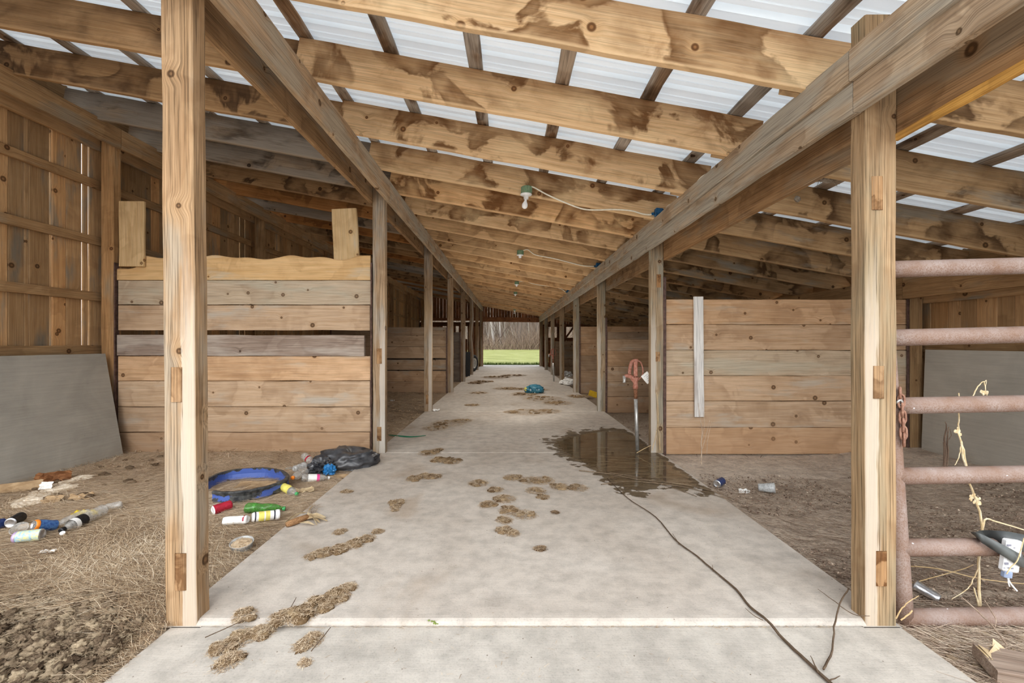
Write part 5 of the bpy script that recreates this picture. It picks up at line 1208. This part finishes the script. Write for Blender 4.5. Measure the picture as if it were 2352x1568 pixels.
tree(1160, 68, 7, .11, -.6, .15, 'dark fallen-looking bare tree slanting steeply in the far doorway')
tree(1126, 69, 5, .09, .75, .15, 'thin dark bough slanting low to the right at the left of the far doorway')
for i in range(44):
    px = rnd(1112, 1240) if i < 24 else random.choice([rnd(1040,1100), rnd(1260,1340)])
    tree(px, rnd(71, 92), rnd(8,13), rnd(.04,.11), rnd(-.2,.2), rnd(.3,.8), 'slender bare grey-brown tree in the woods beyond the lawn', 'slender bare trees in the woods', dep=2)
mb = MB()
for i in range(2600):
    x = rnd(-7.5, 8.5); Y = rnd(64, 74); a = rnd(0, 2*PI); L = rnd(.8, 3.4)*(1.25 if x > 1.2 else .8); d = Vector((math.cos(a)*rnd(.2,.9), math.sin(a)*.4, 1)); p = Vector((x, Y, .05))
    m1 = p+d*L*.5; e = m1+(d+Vector((rnd(-.6,.6), 0, rnd(-.5,.1))))*L*.5
    tube(mb, [p, m1, e], [.018, .012, .004], 3, t=rnd(0,1), cap=False)
tag(mb.build('thicket', M['thicket'], loc=(0,69,0)), 'tangled leafless brush at the foot of the woods', 'brush', kind='stuff')
# ------------------------------------------------------------------ light
w = bpy.data.worlds.new('world'); SC.world = w; w.use_nodes = True; nt = w.node_tree; nt.nodes.clear()
tc = nt.nodes.new('ShaderNodeTexCoord'); sp = nt.nodes.new('ShaderNodeSeparateXYZ'); nt.links.new(tc.outputs['Generated'], sp.inputs[0])
cr = nt.nodes.new('ShaderNodeValToRGB'); cr.color_ramp.elements[0].position = .0; cr.color_ramp.elements[0].color = (.93,.95,.97,1); cr.color_ramp.elements[1].position = .7; cr.color_ramp.elements[1].color = (.74,.83,.95,1)
nt.links.new(sp.outputs[2], cr.inputs[0])
bg = nt.nodes.new('ShaderNodeBackground'); bg.inputs[1].default_value = 1.5; nt.links.new(cr.outputs[0], bg.inputs[0])
ow = nt.nodes.new('ShaderNodeOutputWorld'); nt.links.new(bg.outputs[0], ow.inputs[0])
def sun(name, d, e, ang, c=(1,1,1)):
    l = bpy.data.lights.new(name, 'SUN'); l.energy = e; l.angle = R(ang); l.color = c
    o = bpy.data.objects.new(name, l); COL.objects.link(o); o.rotation_euler = Vector(d).normalized().to_track_quat('-Z', 'Y').to_euler(); o.location = (0, -6, 6)
sun('low_sky_glow', (.03, 1, -.22), .5, 50, (1.0,.985,.95))
sun('hazy_sun', (.05, 1, -.85), 1.9, 60, (1.0,.98,.94))
for i, (x, y, z, e) in enumerate([(.1, 4.6, .12, 60), (.1, 8.2, .12, 65), (.1, 12, .12, 60), (.1, 16, .12, 55), (.1, 20, .12, 50)]):  # unseen fill spots added along the floor, lighting the rafters from below
    l = bpy.data.lights.new('photo_fill', 'SPOT'); l.energy = e; l.shadow_soft_size = .3; l.color = (1,.94,.85); l.spot_size = R(155); l.spot_blend = .6
    o = bpy.data.objects.new('photo_fill', l); COL.objects.link(o); o.location = (x, y, z); o.rotation_euler = (PI, 0, 0)
for (x, y, z, e) in [(.1, 7.4, 2.35, 42), (.1, 10.6, 2.3, 68), (.1, 14, 2.3, 80), (.1, 17.4, 2.3, 85), (.1, 21, 2.3, 80), (-3, 7.0, 2.5, 9), (-3, 13, 2.6, 10), (-3, 18, 2.6, 14), (3, 7.0, 1.8, 7), (3, 10, 1.8, 7)]:  # unseen fill spots added under the roof, brightening the deep aisle and stalls
    l = bpy.data.lights.new('photo_fill', 'SPOT'); l.energy = e; l.shadow_soft_size = .3; l.color = (1,.96,.9); l.spot_size = R(165); l.spot_blend = .8
    o = bpy.data.objects.new('photo_fill', l); COL.objects.link(o); o.location = (x, y, z)
l = bpy.data.lights.new('aisle_fill', 'SPOT'); l.energy = 150; l.shadow_soft_size = .4; l.color = (1,.96,.9); l.spot_size = R(80); l.spot_blend = .7  # unseen fill spot added mid-aisle to brighten the far posts and partitions
o = bpy.data.objects.new('aisle_fill', l); COL.objects.link(o); o.location = (.1, 5.6, 1.5); o.rotation_euler = (R(80), 0, 0)
sun('far_sky_glow', (0, -1, -.4), .7, 50, (1,.99,.97))
SC.view_settings.view_transform = 'Standard'; SC.view_settings.look = 'Medium High Contrast'; SC.view_settings.exposure = 0.12; SC.view_settings.gamma = 1.0
SC.cycles.max_bounces = 8; SC.cycles.diffuse_bounces = 4; SC.cycles.glossy_bounces = 3; SC.cycles.transparent_max_bounces = 8; SC.cycles.transmission_bounces = 4
SC.cycles.use_denoising = True; SC.cycles.use_adaptive_sampling = True; SC.cycles.adaptive_threshold = .06; SC.cycles.adaptive_min_samples = 12
SC.cycles.sample_clamp_indirect = 8
